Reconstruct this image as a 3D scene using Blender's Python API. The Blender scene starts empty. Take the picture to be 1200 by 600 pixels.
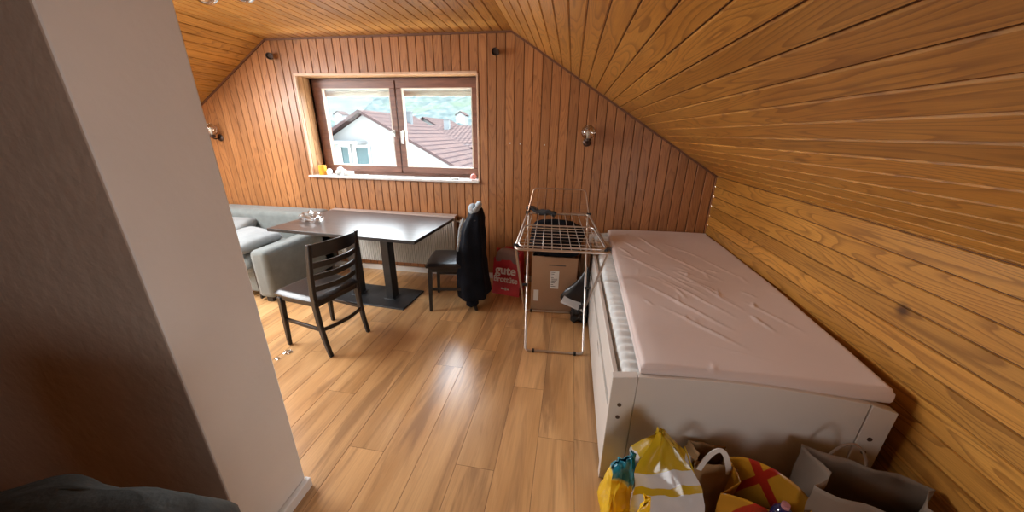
import bpy, bmesh, math, random
from mathutils import Vector, Matrix, noise

scene = bpy.context.scene
COL = scene.collection
PI = math.pi
random.seed(7)

# ------------------------------------------------------------------ camera
CAM_H = 1.55
F_PX = 395.5
YAW, PITCH, ROLL = -0.1639, 0.3498, -0.0137
fwd = Vector((math.sin(YAW)*math.cos(PITCH), math.cos(YAW)*math.cos(PITCH), -math.sin(PITCH)))
r0 = Vector((math.cos(YAW), -math.sin(YAW), 0))
d0 = fwd.cross(r0)
rt = r0*math.cos(ROLL) + d0*math.sin(ROLL)
dn = -r0*math.sin(ROLL) + d0*math.cos(ROLL)
cam_data = bpy.data.cameras.new('camera')
cam = bpy.data.objects.new('camera', cam_data)
COL.objects.link(cam)
M = Matrix((rt, -dn, -fwd)).transposed().to_4x4()
M.translation = Vector((0, 0, CAM_H))
cam.matrix_world = M
cam_data.sensor_fit = 'HORIZONTAL'
cam_data.sensor_width = 36
cam_data.lens = F_PX/1200*36
cam_data.clip_start = 0.02
cam_data.clip_end = 800
scene.camera = cam

# ------------------------------------------------------------------ light and exposure
scene.view_settings.view_transform = 'Standard'
scene.view_settings.look = 'None'
scene.view_settings.gamma = 1
scene.view_settings.use_curve_mapping = False
scene.view_settings.exposure = 0.72
SKY = 17.0
world = bpy.data.worlds.new('sky')
scene.world = world
world.use_nodes = True
wn = world.node_tree
wn.nodes.clear()
wo = wn.nodes.new('ShaderNodeOutputWorld')
wb = wn.nodes.new('ShaderNodeBackground')
tc = wn.nodes.new('ShaderNodeTexCoord')
sp = wn.nodes.new('ShaderNodeSeparateXYZ')
cr = wn.nodes.new('ShaderNodeValToRGB')
cr.color_ramp.elements[0].position = 0.0
cr.color_ramp.elements[0].color = (0.98, 0.97, 0.94, 1)
cr.color_ramp.elements[1].position = 0.8
cr.color_ramp.elements[1].color = (0.72, 0.84, 1.0, 1)
wn.links.new(tc.outputs['Generated'], sp.inputs[0])
wn.links.new(sp.outputs[2], cr.inputs[0])
wn.links.new(cr.outputs[0], wb.inputs[0])
wb.inputs[1].default_value = SKY
wn.links.new(wb.outputs[0], wo.inputs[0])

def area(name, loc, target, sx, sy, power, color=(1, 1, 1), portal=False, spread=PI):
    l = bpy.data.lights.new(name, 'AREA')
    l.shape = 'RECTANGLE'
    l.size = sx
    l.size_y = sy
    l.energy = power
    l.color = color
    l.spread = spread
    if portal:
        l.cycles.is_portal = True
    o = bpy.data.objects.new(name, l)
    COL.objects.link(o)
    o.location = loc
    d = Vector(target) - Vector(loc)
    o.rotation_euler = d.to_track_quat('-Z', 'Y').to_euler()
    return o

D = 3.435           # inner face of the window wall
YF = -2.3           # wall behind the viewer
XL, XR = -5.03, 1.335
# portal: daylight through the window
area('portal_window', (-1.88, 3.80, 1.57), (-1.88, 2.0, 1.57), 1.9, 1.0, 1, portal=True)
# left-hand daylight lamp; added unseen roof window (added_window_2) in the left slope
area('left_side_daylight', (-3.72, 1.85, 1.96), (-3.72+1.0, 1.85, 1.96-1.35), 1.4, 0.85, 70, (0.95, 0.98, 1.0))
# added fill lamp low behind the viewer, lifts the light end face
area('rear_fill', (1.22, -0.75, 0.75), (-1.1, -0.35, 0.95), 1.3, 0.75, 12, (0.95, 0.98, 1.0))

# ------------------------------------------------------------------ node helpers
def nt_new(name):
    m = bpy.data.materials.new(name)
    m.use_nodes = True
    t = m.node_tree
    b = t.nodes['Principled BSDF']
    return m, t, b

def node(t, kind, **kw):
    n = t.nodes.new(kind)
    for k, v in kw.items():
        if k.startswith('i_'):
            n.inputs[k[2:].replace('_', ' ')].default_value = v
        else:
            setattr(n, k, v)
    return n

def math_n(t, op, a, b=None, clamp=False):
    n = t.nodes.new('ShaderNodeMath')
    n.operation = op
    n.use_clamp = clamp
    for i, x in enumerate((a, b)):
        if x is None:
            continue
        if isinstance(x, (int, float)):
            n.inputs[i].default_value = x
        else:
            t.links.new(x, n.inputs[i])
    return n.outputs[0]

def mix_c(t, fac, a, b, blend='MIX'):
    n = t.nodes.new('ShaderNodeMix')
    n.data_type = 'RGBA'
    n.blend_type = blend
    for sock, x in ((n.inputs[0], fac), (n.inputs[6], a), (n.inputs[7], b)):
        if isinstance(x, (int, float)):
            sock.default_value = x
        elif isinstance(x, tuple):
            sock.default_value = (*x, 1) if len(x) == 3 else x
        else:
            t.links.new(x, sock)
    return n.outputs[2]

def ramp(t, x, stops):
    n = t.nodes.new('ShaderNodeValToRGB')
    e = n.color_ramp.elements
    while len(e) < len(stops):
        e.new(0.5)
    for i, (p, c) in enumerate(stops):
        e[i].position = p
        e[i].color = (*c, 1) if isinstance(c, tuple) else (c, c, c, 1)
    t.links.new(x, n.inputs[0])
    return n.outputs[0]

def bump(t, b, h, strength, dist=0.01):
    n = t.nodes.new('ShaderNodeBump')
    n.inputs['Strength'].default_value = strength
    n.inputs['Distance'].default_value = dist
    t.links.new(h, n.inputs['Height'])
    t.links.new(n.outputs[0], b.inputs['Normal'])

def simple(name, c, rough=0.6, metal=0.0, var=0.08, scale=8.0, bmp=0.0, bscale=60.0, spec=0.5, coat=0.0, stretch=None, sheen=0.0):
    m, t, b = nt_new(name)
    co = node(t, 'ShaderNodeTexCoord').outputs['Object']
    if stretch:
        mp = node(t, 'ShaderNodeMapping')
        mp.inputs['Scale'].default_value = stretch
        t.links.new(co, mp.inputs[0])
        co = mp.outputs[0]
    n = node(t, 'ShaderNodeTexNoise')
    n.inputs['Scale'].default_value = scale
    n.inputs['Detail'].default_value = 4
    t.links.new(co, n.inputs[0])
    lo = tuple(max(0, x*(1-var)) for x in c)
    hi = tuple(min(1, x*(1+var)) for x in c)
    t.links.new(ramp(t, n.outputs[0], [(0.3, lo), (0.7, hi)]), b.inputs['Base Color'])
    b.inputs['Roughness'].default_value = rough
    b.inputs['Metallic'].default_value = metal
    b.inputs['Specular IOR Level'].default_value = spec
    b.inputs['Coat Weight'].default_value = coat
    if sheen:
        b.inputs['Sheen Weight'].default_value = sheen
    if bmp:
        n2 = node(t, 'ShaderNodeTexNoise')
        n2.inputs['Scale'].default_value = bscale
        n2.inputs['Detail'].default_value = 3
        t.links.new(co, n2.inputs[0])
        bump(t, b, n2.outputs[0], bmp)
    return m

def glass_mat(name, tint=(1, 1, 1), gloss=0.08, edge=0.0):
    m, t, b = nt_new(name)
    out = t.nodes['Material Output']
    t.nodes.remove(b)
    tr = node(t, 'ShaderNodeBsdfTransparent')
    tr.inputs[0].default_value = (*tint, 1)
    gl = node(t, 'ShaderNodeBsdfGlossy')
    gl.inputs['Roughness'].default_value = 0.03
    mx = node(t, 'ShaderNodeMixShader')
    if edge:
        lw = node(t, 'ShaderNodeLayerWeight')
        lw.inputs[0].default_value = 0.35
        t.links.new(math_n(t, 'ADD', math_n(t, 'MULTIPLY', lw.outputs['Facing'], edge), gloss, True), mx.inputs[0])
    else:
        mx.inputs[0].default_value = gloss
    t.links.new(tr.outputs[0], mx.inputs[1])
    t.links.new(gl.outputs[0], mx.inputs[2])
    t.links.new(mx.outputs[0], out.inputs[0])
    return m

def pine_mat(name, base, mid, dark, rough=0.35, ring=1.0, knots=1.0, coat=0.25):
    """Varnished tongue-and-groove pine; UV = metres across (x) and along (y), UV2 = random per board."""
    m, t, b = nt_new(name)
    uv = node(t, 'ShaderNodeUVMap', uv_map='UVMap').outputs[0]
    rn = node(t, 'ShaderNodeUVMap', uv_map='rand').outputs[0]
    sr = node(t, 'ShaderNodeSeparateXYZ'); t.links.new(rn, sr.inputs[0])
    mp = node(t, 'ShaderNodeMapping'); mp.inputs['Scale'].default_value = (9.0, 0.9, 1)
    t.links.new(uv, mp.inputs[0])
    n1 = node(t, 'ShaderNodeTexNoise'); n1.inputs['Scale'].default_value = 1.0
    n1.inputs['Detail'].default_value = 1.5; n1.inputs['Roughness'].default_value = 0.4
    n1.inputs['Distortion'].default_value = 0.35
    t.links.new(mp.outputs[0], n1.inputs[0])
    rings = math_n(t, 'FRACT', math_n(t, 'MULTIPLY', n1.outputs[0], 17.0))
    # saw-tooth growth ring: slow darkening then a sharp late-wood line
    line = ramp(t, rings, [(0.0, 0.0), (0.55, 0.12), (0.86, 0.85), (0.93, 1.0), (1.0, 0.0)])
    fine = node(t, 'ShaderNodeTexNoise'); fine.inputs['Scale'].default_value = 1.0
    mp2 = node(t, 'ShaderNodeMapping'); mp2.inputs['Scale'].default_value = (260, 6, 1)
    t.links.new(uv, mp2.inputs[0]); t.links.new(mp2.outputs[0], fine.inputs[0])
    fine.inputs['Detail'].default_value = 3
    big = node(t, 'ShaderNodeTexNoise'); big.inputs['Scale'].default_value = 1.0
    mp3 = node(t, 'ShaderNodeMapping'); mp3.inputs['Scale'].default_value = (3, 1.6, 1)
    t.links.new(uv, mp3.inputs[0]); t.links.new(mp3.outputs[0], big.inputs[0])
    tone = mix_c(t, ramp(t, big.outputs[0], [(0.3, 0.0), (0.7, 1.0)]), base, mid)
    c = mix_c(t, math_n(t, 'MULTIPLY', line, 0.60*ring), tone, dark)
    c = mix_c(t, math_n(t, 'MULTIPLY', ramp(t, fine.outputs[0], [(0.35, 0.0), (0.75, 1.0)]), 0.34), c, dark)
    # knots
    mk = node(t, 'ShaderNodeMapping'); mk.inputs['Scale'].default_value = (5.2, 2.1, 1)
    t.links.new(uv, mk.inputs[0])
    vo = node(t, 'ShaderNodeTexVoronoi'); vo.inputs['Scale'].default_value = 1.0
    t.links.new(mk.outputs[0], vo.inputs['Vector'])
    vs = node(t, 'ShaderNodeSeparateColor'); t.links.new(vo.outputs['Color'], vs.inputs[0])
    sel = math_n(t, 'GREATER_THAN', vs.outputs[0], 0.80)
    kn = math_n(t, 'MULTIPLY', ramp(t, vo.outputs['Distance'], [(0.03, 1.0), (0.09, 0.45), (0.16, 0.0)]), sel)
    c = mix_c(t, math_n(t, 'MULTIPLY', kn, 0.8*knots), c, tuple(x*0.35 for x in dark))
    # board to board tone
    br = math_n(t, 'ADD', math_n(t, 'MULTIPLY', sr.outputs[0], 0.30), 0.85)
    cm = node(t, 'ShaderNodeCombineColor')
    for i in range(3): t.links.new(br, cm.inputs[i])
    c = mix_c(t, 1.0, c, cm.outputs[0], 'MULTIPLY')
    g = node(t, 'ShaderNodeNewGeometry')
    vd = node(t, 'ShaderNodeVectorMath', operation='DISTANCE')
    t.links.new(g.outputs['Position'], vd.inputs[0]); vd.inputs[1].default_value = (1.335, 1.425, 0.909)
    c = mix_c(t, ramp(t, vd.outputs['Value'], [(0.010, 0.9), (0.022, 0.55), (0.04, 0.0)]), c, (0.05, 0.015, 0.004))
    t.links.new(c, b.inputs['Base Color'])
    b.inputs['Roughness'].default_value = rough
    b.inputs['Coat Weight'].default_value = coat
    b.inputs['Coat Roughness'].default_value = 0.3
    bump(t, b, math_n(t, 'ADD', math_n(t, 'MULTIPLY', line, 0.5), fine.outputs[0]), 0.10, 0.002)
    return m

def laminate_mat():
    m, t, b = nt_new('oak_laminate')
    uv = node(t, 'ShaderNodeUVMap', uv_map='UVMap').outputs[0]
    rn = node(t, 'ShaderNodeUVMap', uv_map='rand').outputs[0]
    sr = node(t, 'ShaderNodeSeparateXYZ'); t.links.new(rn, sr.inputs[0])
    def nz(sc, det, dist=0.0, rough=0.5):
        mp = node(t, 'ShaderNodeMapping'); mp.inputs['Scale'].default_value = (*sc, 1)
        t.links.new(uv, mp.inputs[0])
        n = node(t, 'ShaderNodeTexNoise'); n.inputs['Scale'].default_value = 1.0
        n.inputs['Detail'].default_value = det; n.inputs['Distortion'].default_value = dist
        n.inputs['Roughness'].default_value = rough
        t.links.new(mp.outputs[0], n.inputs[0])
        return n.outputs[0]
    tone = mix_c(t, ramp(t, nz((7, 1.1), 3, 0.6), [(0.32, 0.0), (0.68, 1.0)]), (0.70, 0.41, 0.185), (0.50, 0.265, 0.105))
    streak = ramp(t, nz((10, 0.9), 4, 0.9, 0.6), [(0.52, 0.0), (0.66, 1.0)])
    c = mix_c(t, math_n(t, 'MULTIPLY', streak, 0.50), tone, (0.17, 0.08, 0.038))
    fine = nz((150, 3.5), 3)
    c = mix_c(t, math_n(t, 'MULTIPLY', ramp(t, fine, [(0.4, 0.0), (0.75, 1.0)]), 0.22), c, (0.22, 0.105, 0.045))
    br = math_n(t, 'ADD', math_n(t, 'MULTIPLY', sr.outputs[0], 0.24), 0.88)
    cm = node(t, 'ShaderNodeCombineColor')
    for i in range(3): t.links.new(br, cm.inputs[i])
    c = mix_c(t, 1.0, c, cm.outputs[0], 'MULTIPLY')
    t.links.new(c, b.inputs['Base Color'])
    b.inputs['Roughness'].default_value = 0.28
    b.inputs['Specular IOR Level'].default_value = 0.55
    bump(t, b, math_n(t, 'ADD', fine, nz((40, 6), 2)), 0.12, 0.0015)
    return m

# ------------------------------------------------------------------ object helpers
KEEP = set()
def obj(name, bm, mats, parent=None, bevel=0.0, seg=2, smooth=0.7, subsurf=0, solid=0.0, loc=None, rot=None):
    me = bpy.data.meshes.new(name)
    if id(bm) in KEEP: KEEP.discard(id(bm))
    else: bmesh.ops.recalc_face_normals(bm, faces=bm.faces)
    bm.to_mesh(me)
    bm.free()
    for mt in (mats if isinstance(mats, (list, tuple)) else [mats]):
        me.materials.append(mt)
    if smooth:
        for p in me.polygons:
            p.use_smooth = True
        me.set_sharp_from_angle(angle=smooth)
    o = bpy.data.objects.new(name, me)
    COL.objects.link(o)
    if parent:
        o.parent = parent
    if loc: o.location = loc
    if rot: o.rotation_euler = rot
    if solid:
        md = o.modifiers.new('solid', 'SOLIDIFY'); md.thickness = solid; md.offset = 0
    if bevel:
        md = o.modifiers.new('bevel', 'BEVEL'); md.width = bevel; md.segments = seg
        md.limit_method = 'ANGLE'; md.angle_limit = 0.6; md.harden_normals = False
    if subsurf:
        md = o.modifiers.new('sub', 'SUBSURF'); md.levels = subsurf; md.render_levels = subsurf
    return o

def NB(): return bmesh.new()

def box(bm, x0, x1, y0, y1, z0, z1, mi=0, mtx=None):
    vs = [bm.verts.new((x, y, z)) for z in (z0, z1) for y in (y0, y1) for x in (x0, x1)]
    if mtx is not None:
        for v in vs: v.co = mtx @ v.co
    for f in ((0, 2, 3, 1), (4, 5, 7, 6), (0, 1, 5, 4), (2, 6, 7, 3), (0, 4, 6, 2), (1, 3, 7, 5)):
        fc = bm.faces.new([vs[i] for i in f]); fc.material_index = mi
    return vs

def hexa(bm, bot, top, mi=0):
    """bot/top: four (x,y,z) corners each, same order."""
    b = [bm.verts.new(p) for p in bot]; t = [bm.verts.new(p) for p in top]
    fs = [bm.faces.new(b[::-1]), bm.faces.new(t)]
    for i in range(4):
        j = (i+1) % 4
        fs.append(bm.faces.new([b[i], b[j], t[j], t[i]]))
    for f in fs: f.material_index = mi

def tube(bm, pts, r, n=8, closed=False, mi=0, cap=True):
    pts = [Vector(p) for p in pts]
    rs = r if isinstance(r, (list, tuple)) else [r]*len(pts)
    N = len(pts)
    rings = []
    prev = None
    for i, p in enumerate(pts):
        a = pts[(i-1) % N] if (closed or i > 0) else p
        b = pts[(i+1) % N] if (closed or i < N-1) else p
        d = (b-a)
        if d.length < 1e-9: d = Vector((0, 0, 1))
        d.normalize()
        if prev is None:
            u = d.orthogonal().normalized()
        else:
            u = (prev - d*prev.dot(d))
            u = u.normalized() if u.length > 1e-6 else d.orthogonal().normalized()
        prev = u
        w = d.cross(u)
        rings.append([bm.verts.new(p + (u*math.cos(2*PI*k/n) + w*math.sin(2*PI*k/n))*rs[i]) for k in range(n)])
    for i in range(N if closed else N-1):
        A, B = rings[i], rings[(i+1) % N]
        for k in range(n):
            f = bm.faces.new([A[k], A[(k+1) % n], B[(k+1) % n], B[k]]); f.material_index = mi
    if cap and not closed:
        bm.faces.new(rings[0][::-1]).material_index = mi
        bm.faces.new(rings[-1]).material_index = mi

def fillet(pts, r, n=5, closed=False):
    pts = [Vector(p) for p in pts]
    out = []
    N = len(pts)
    for i, p in enumerate(pts):
        if not closed and (i == 0 or i == N-1):
            out.append(p); continue
        a = pts[(i-1) % N]; b = pts[(i+1) % N]
        da = (a-p).normalized(); db = (b-p).normalized()
        rr = min(r, (a-p).length*0.49, (b-p).length*0.49)
        s, e = p+da*rr, p+db*rr
        for k in range(n+1):
            q = k/n
            out.append((s*(1-q)+p*q)*(1-q) + (p*(1-q)+e*q)*q)
    return out

def lathe(bm, prof, n=24, c=(0, 0, 0), mi=0, mtx=None):
    rings = []
    for (r, z) in prof:
        if r < 1e-5:
            rings.append([bm.verts.new((c[0], c[1], c[2]+z))])
        else:
            rings.append([bm.verts.new((c[0]+r*math.cos(2*PI*k/n), c[1]+r*math.sin(2*PI*k/n), c[2]+z)) for k in range(n)])
    for A, B in zip(rings, rings[1:]):
        for k in range(n):
            a = [A[k % len(A)], A[(k+1) % len(A)]]; b = [B[(k+1) % len(B)], B[k % len(B)]]
            vs = []
            for v in a+b:
                if v not in vs: vs.append(v)
            if len(vs) > 2:
                bm.faces.new(vs).material_index = mi
    if mtx is not None:
        for R in rings:
            for v in R: v.co = mtx @ v.co

def prism(bm, poly, axis, a, b, mi=0):
    """poly of 2D points extruded along axis from a to b. axis y: (x,z); x: (y,z); z: (x,y)"""
    def P(p, t):
        return {'y': (p[0], t, p[1]), 'x': (t, p[0], p[1]), 'z': (p[0], p[1], t)}[axis]
    A = [bm.verts.new(P(p, a)) for p in poly]; B = [bm.verts.new(P(p, b)) for p in poly]
    bm.faces.new(A).material_index = mi; bm.faces.new(B[::-1]).material_index = mi
    for i in range(len(poly)):
        j = (i+1) % len(poly)
        bm.faces.new([A[i], B[i], B[j], A[j]]).material_index = mi

def grid(bm, nu, nv, fn, closed_u=False, mi=0):
    rows = [[bm.verts.new(fn(i/(nu if closed_u else nu-1), j/(nv-1))) for i in range(nu)] for j in range(nv)]
    for j in range(nv-1):
        for i in range(nu if closed_u else nu-1):
            k = (i+1) % nu
            f = bm.faces.new([rows[j][i], rows[j][k], rows[j+1][k], rows[j+1][i]])
            f.material_index = mi(i, j) if callable(mi) else mi
    return rows

def tag(o, label, cat, group=None, kind=None):
    o['label'] = label; o['category'] = cat
    if group: o['group'] = group
    if kind: o['kind'] = kind
    return o

def thing(name, label, cat, loc=(0, 0, 0), rz=0.0, group=None):
    o = bpy.data.objects.new(name, None)
    COL.objects.link(o)
    o.location = loc; o.rotation_euler = (0, 0, rz); o.empty_display_size = 0.1
    return tag(o, label, cat, group)

def struct(o):
    o['kind'] = 'structure'
    return o

def copy_tree(o, parent=None):
    c = o.copy(); COL.objects.link(c)
    if parent: c.parent = parent
    for ch in list(o.children): copy_tree(ch, c)
    return c

def nz3(x, y, z, s=1.0, seed=0.0):
    return noise.noise(Vector((x*s+seed*7.3, y*s-seed*3.1, z*s+seed*1.7)))

# ------------------------------------------------------------------ materials
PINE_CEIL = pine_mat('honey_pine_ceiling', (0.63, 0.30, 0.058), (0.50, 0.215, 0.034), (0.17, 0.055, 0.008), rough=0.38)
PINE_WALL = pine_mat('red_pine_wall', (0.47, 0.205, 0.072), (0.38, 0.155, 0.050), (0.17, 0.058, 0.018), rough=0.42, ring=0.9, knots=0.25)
GROOVE = simple('dark_groove', (0.085, 0.032, 0.011), 0.7)
LAM = laminate_mat()
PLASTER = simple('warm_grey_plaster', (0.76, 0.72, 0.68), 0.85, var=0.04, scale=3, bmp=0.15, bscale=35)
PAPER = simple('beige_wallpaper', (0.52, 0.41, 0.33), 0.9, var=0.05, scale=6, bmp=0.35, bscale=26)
WHITE_TRIM = simple('white_trim', (0.74, 0.72, 0.69), 0.45, var=0.03)
FRAME_WOOD = simple('brown_window_wood', (0.17, 0.072, 0.045), 0.42, var=0.25, scale=5, stretch=(1, 8, 8))
PALE_WOOD = simple('pale_pine_edge', (0.62, 0.40, 0.26), 0.5, var=0.1)
GLASS = glass_mat('window_glass', (0.97, 0.99, 0.98), 0.004)
SILL = simple('pale_stone_sill', (0.66, 0.63, 0.60), 0.25, var=0.12, scale=20)
SHUTTER = simple('ivory_shutter', (0.62, 0.62, 0.55), 0.6)
BLACK_WOOD = simple('black_stained_wood', (0.011, 0.009, 0.009), 0.33, var=0.3, scale=10)
BLACK_LEATHER = simple('black_faux_leather', (0.013, 0.011, 0.011), 0.34, var=0.25, bmp=0.15, bscale=120)
TABLE_TOP = simple('dark_brown_tabletop', (0.050, 0.040, 0.037), 0.3, var=0.35, scale=3, stretch=(1.0, 14, 1), bmp=0.05, bscale=20)
TABLE_EDGE = simple('black_table_edge', (0.02, 0.018, 0.018), 0.4)
CAST_IRON = simple('black_cast_iron', (0.016, 0.018, 0.021), 0.4, var=0.2, bmp=0.25, bscale=160)
RAD = simple('cream_radiator_enamel', (0.58, 0.56, 0.52), 0.4, var=0.03)
SOFA = simple('grey_green_sofa_fabric', (0.16, 0.175, 0.165), 0.9, var=0.12, scale=14, bmp=0.3, bscale=220, sheen=0.3)
SOFA_SIDE = SOFA
CUSH = simple('light_grey_cushion_fabric', (0.22, 0.23, 0.23), 0.9, var=0.10, scale=10, bmp=0.3, bscale=200, sheen=0.2)
FOOT_AND_GAP = simple('sofa_foot_and_gap_shade', (0.03, 0.025, 0.02), 0.5)
CHROME = simple('grey_enamelled_steel', (0.62, 0.57, 0.53), 0.28, metal=0.85, var=0.05)
BLACK_PLASTIC = simple('black_plastic', (0.015, 0.015, 0.016), 0.45)
JACKET = simple('black_jacket_cloth', (0.005, 0.006, 0.010), 0.9, spec=0.15, var=0.3, bmp=0.4, bscale=90)
FLEECE = simple('grey_fleece_lining', (0.33, 0.36, 0.38), 0.95, var=0.25, scale=60, bmp=0.8, bscale=150)
CARD = simple('brown_cardboard', (0.36, 0.215, 0.125), 0.85, var=0.08, scale=5)
CARD_DARK = simple('brown_cardboard_inside', (0.27, 0.15, 0.085), 0.9, var=0.08)
PAPERW = simple('white_paper_label', (0.70, 0.69, 0.66), 0.7, var=0.03)
INK = simple('black_print', (0.05, 0.05, 0.05), 0.7)
SHEET = simple('pale_pink_sheet', (0.72, 0.61, 0.575), 0.85, var=0.03, scale=2, bmp=0.12, bscale=7, sheen=0.1)
QUILT = simple('white_quilted_ticking', (0.72, 0.74, 0.73), 0.75, var=0.05, scale=15)
BED = simple('white_bed_lacquer', (0.65, 0.60, 0.55), 0.42, var=0.02, scale=2)
BOLT = simple('dark_bolt', (0.09, 0.055, 0.04), 0.4, metal=0.4)
PLASTIC_CLEAR = glass_mat('crumpled_clear_plastic', (0.93, 0.95, 0.96), 0.22, 0.5)
LAMP_GLASS = glass_mat('lamp_glass', (0.95, 0.93, 0.9), 0.08, 0.55)
BRONZE = simple('dark_bronze', (0.07, 0.045, 0.035), 0.35, metal=0.7)
BULB = simple('frosted_bulb', (0.75, 0.72, 0.66), 0.4)
ORANGE = simple('orange_wax', (0.85, 0.36, 0.02), 0.5, var=0.1, scale=30)
WHITE_CER = simple('white_ceramic', (0.68, 0.70, 0.68), 0.35, var=0.1, scale=30)
PINK_CER = simple('pink_ceramic', (0.75, 0.30, 0.27), 0.4, var=0.1)

# ------------------------------------------------------------------ planked surfaces
def plank_bm(pieces, groove=0.005, depth=0.006, seed=1):
    """pieces: (origin, U, V, N, u0, u1, va0, va1, vb0, vb1, ga, gb, board_id, nseg). Board strip between u0 and u1;
    at u0 it runs v from va0 to va1, at u1 from vb0 to vb1; ga/gb: groove on that side. N faces the room."""
    bm = NB(); KEEP.add(id(bm))
    uvl = bm.loops.layers.uv.new('UVMap'); rl = bm.loops.layers.uv.new('rand')
    for (O, U, V, N, u0, u1, a0, a1, b0, b1, ga, gb, bid) in pieces:
        O, U, V, N = map(Vector, (O, U, V, N))
        rr = random.Random(seed*1000+bid)
        ou, ov, r1 = rr.uniform(0, 50), rr.uniform(0, 50), rr.random()
        flip = 1 if U.cross(V).dot(N) > 0 else -1
        cols = []
        W = u1-u0
        if ga: cols += [(u0, 1), (u0+groove*0.35, 1), (u0+groove, 0)]
        else: cols += [(u0, 0)]
        if gb: cols += [(u1-groove, 0), (u1-groove*0.35, 1), (u1, 1)]
        else: cols += [(u1, 0)]
        def vlo(u): q = (u-u0)/W; return a0*(1-q)+b0*q
        def vhi(u): q = (u-u0)/W; return a1*(1-q)+b1*q
        prev = None
        for (u, dd) in cols:
            off = -N*depth*dd
            lo = bm.verts.new(O+U*u+V*vlo(u)+off); hi = bm.verts.new(O+U*u+V*vhi(u)+off)
            if prev:
                pu, pd, plo, phi = prev
                vs = [plo, lo, hi, phi]; uvs = [(pu, vlo(pu)), (u, vlo(u)), (u, vhi(u)), (pu, vhi(pu))]
                if flip < 0: vs = vs[::-1]; uvs = uvs[::-1]
                f = bm.faces.new(vs)
                f.material_index = 1 if (dd and pd) else 0
                for lp, q in zip(f.loops, uvs):
                    lp[uvl].uv = (q[0]+ou, q[1]+ov); lp[rl].uv = (r1, r1)
            prev = (u, dd, lo, hi)
    return bm

def boards(O, U, V, N, ulo, uhi, pitch, phase, vfun, cuts=(), hole=None):
    """vfun(u)->(vlo,vhi). hole: (u0,u1,v0,v1)."""
    edges = [ulo]; 
    k = math.ceil((ulo-phase)/pitch+1e-6)
    while phase+k*pitch < uhi-1e-6:
        edges.append(phase+k*pitch); k += 1
    edges.append(uhi)
    extra = list(cuts)+([hole[0], hole[1]] if hole else [])
    allc = sorted(set([round(e, 6) for e in edges+[c for c in extra if ulo < c < uhi]]))
    es = set(round(e, 6) for e in edges)
    out = []
    for a, b in zip(allc, allc[1:]):
        bid = int(math.floor((a+b)/2/pitch - phase/pitch))+500
        ga = a in es and a > ulo+1e-6; gb = b in es and b < uhi-1e-6
        (a0, a1), (b0, b1) = vfun(a), vfun(b)
        if hole and a >= hole[0]-1e-6 and b <= hole[1]+1e-6:
            out.append((O, U, V, N, a, b, a0, hole[2], b0, hole[2], ga, gb, bid))
            out.append((O, U, V, N, a, b, hole[3], a1, hole[3], b1, ga, gb, bid))
        else:
            out.append((O, U, V, N, a, b, a0, a1, b0, b1, ga, gb, bid))
    return out

RX, LX, ZC = -0.595, -3.10, 2.40      # ridge lines of the flat ceiling strip
K = (2.40-1.20)/(XR-RX)
def ceil_z(x):
    if x > RX: return ZC-K*(x-RX)
    if x < LX: return ZC-K*(LX-x)
    return ZC
SLN = math.hypot(1, K)
KZ_L = ceil_z(XL)

# ceiling: flat strip plus both slopes, boards along Y
ps = boards((0, 0, ZC), (1, 0, 0), (0, 1, 0), (0, 0, -1), LX, RX, 0.087, RX, lambda u: (YF, D+0.01))
sl = (XR-RX)*SLN
ps += boards((RX, 0, ZC), (1/SLN, 0, -K/SLN), (0, 1, 0), (-K/SLN, 0, -1/SLN), 0, sl, 0.09, 0.003, lambda u: (YF, D+0.01))
sll = (LX-XL)*SLN
ps += boards((LX, 0, ZC), (-1/SLN, 0, -K/SLN), (0, 1, 0), (K/SLN, 0, -1/SLN), 0, sll, 0.09, 0.003, lambda u: (YF, D+0.01))
struct(obj('ceiling', plank_bm(ps, 0.006, 0.006, seed=3), [PINE_CEIL, GROOVE], smooth=0))
# roof skin above so no daylight leaks
# right knee wall, boards along Y
ps = boards((XR, 0, 0), (0, 0, 1), (0, 1, 0), (-1, 0, 0), 0, 1.2, 0.0905, 0.02, lambda u: (YF, D+0.01))
struct(obj('wall_right', plank_bm(ps, 0.004, 0.006, seed=5), [PINE_CEIL, GROOVE], smooth=0))
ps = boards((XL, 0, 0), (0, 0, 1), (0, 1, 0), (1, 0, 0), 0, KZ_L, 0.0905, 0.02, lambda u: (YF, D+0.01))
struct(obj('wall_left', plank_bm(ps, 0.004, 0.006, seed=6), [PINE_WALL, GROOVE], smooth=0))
# window wall: vertical boards, opening for the window
WX0, WX1, WZ0, WZ1 = -2.83, -0.925, 1.08, 2.07
ps = boards((0, D, 0), (1, 0, 0), (0, 0, 1), (0, -1, 0), XL, XR, 0.0857, -0.823, lambda u: (0.0, ceil_z(u)+0.005), hole=(WX0, WX1, WZ0, WZ1))
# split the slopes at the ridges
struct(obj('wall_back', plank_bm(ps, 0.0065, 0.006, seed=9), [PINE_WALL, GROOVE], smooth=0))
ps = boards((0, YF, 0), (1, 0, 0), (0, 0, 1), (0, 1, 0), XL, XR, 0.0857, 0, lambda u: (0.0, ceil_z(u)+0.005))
struct(obj('wall_front', plank_bm(ps, 0.005, 0.006, seed=11), [PINE_WALL, GROOVE], smooth=0))

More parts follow.
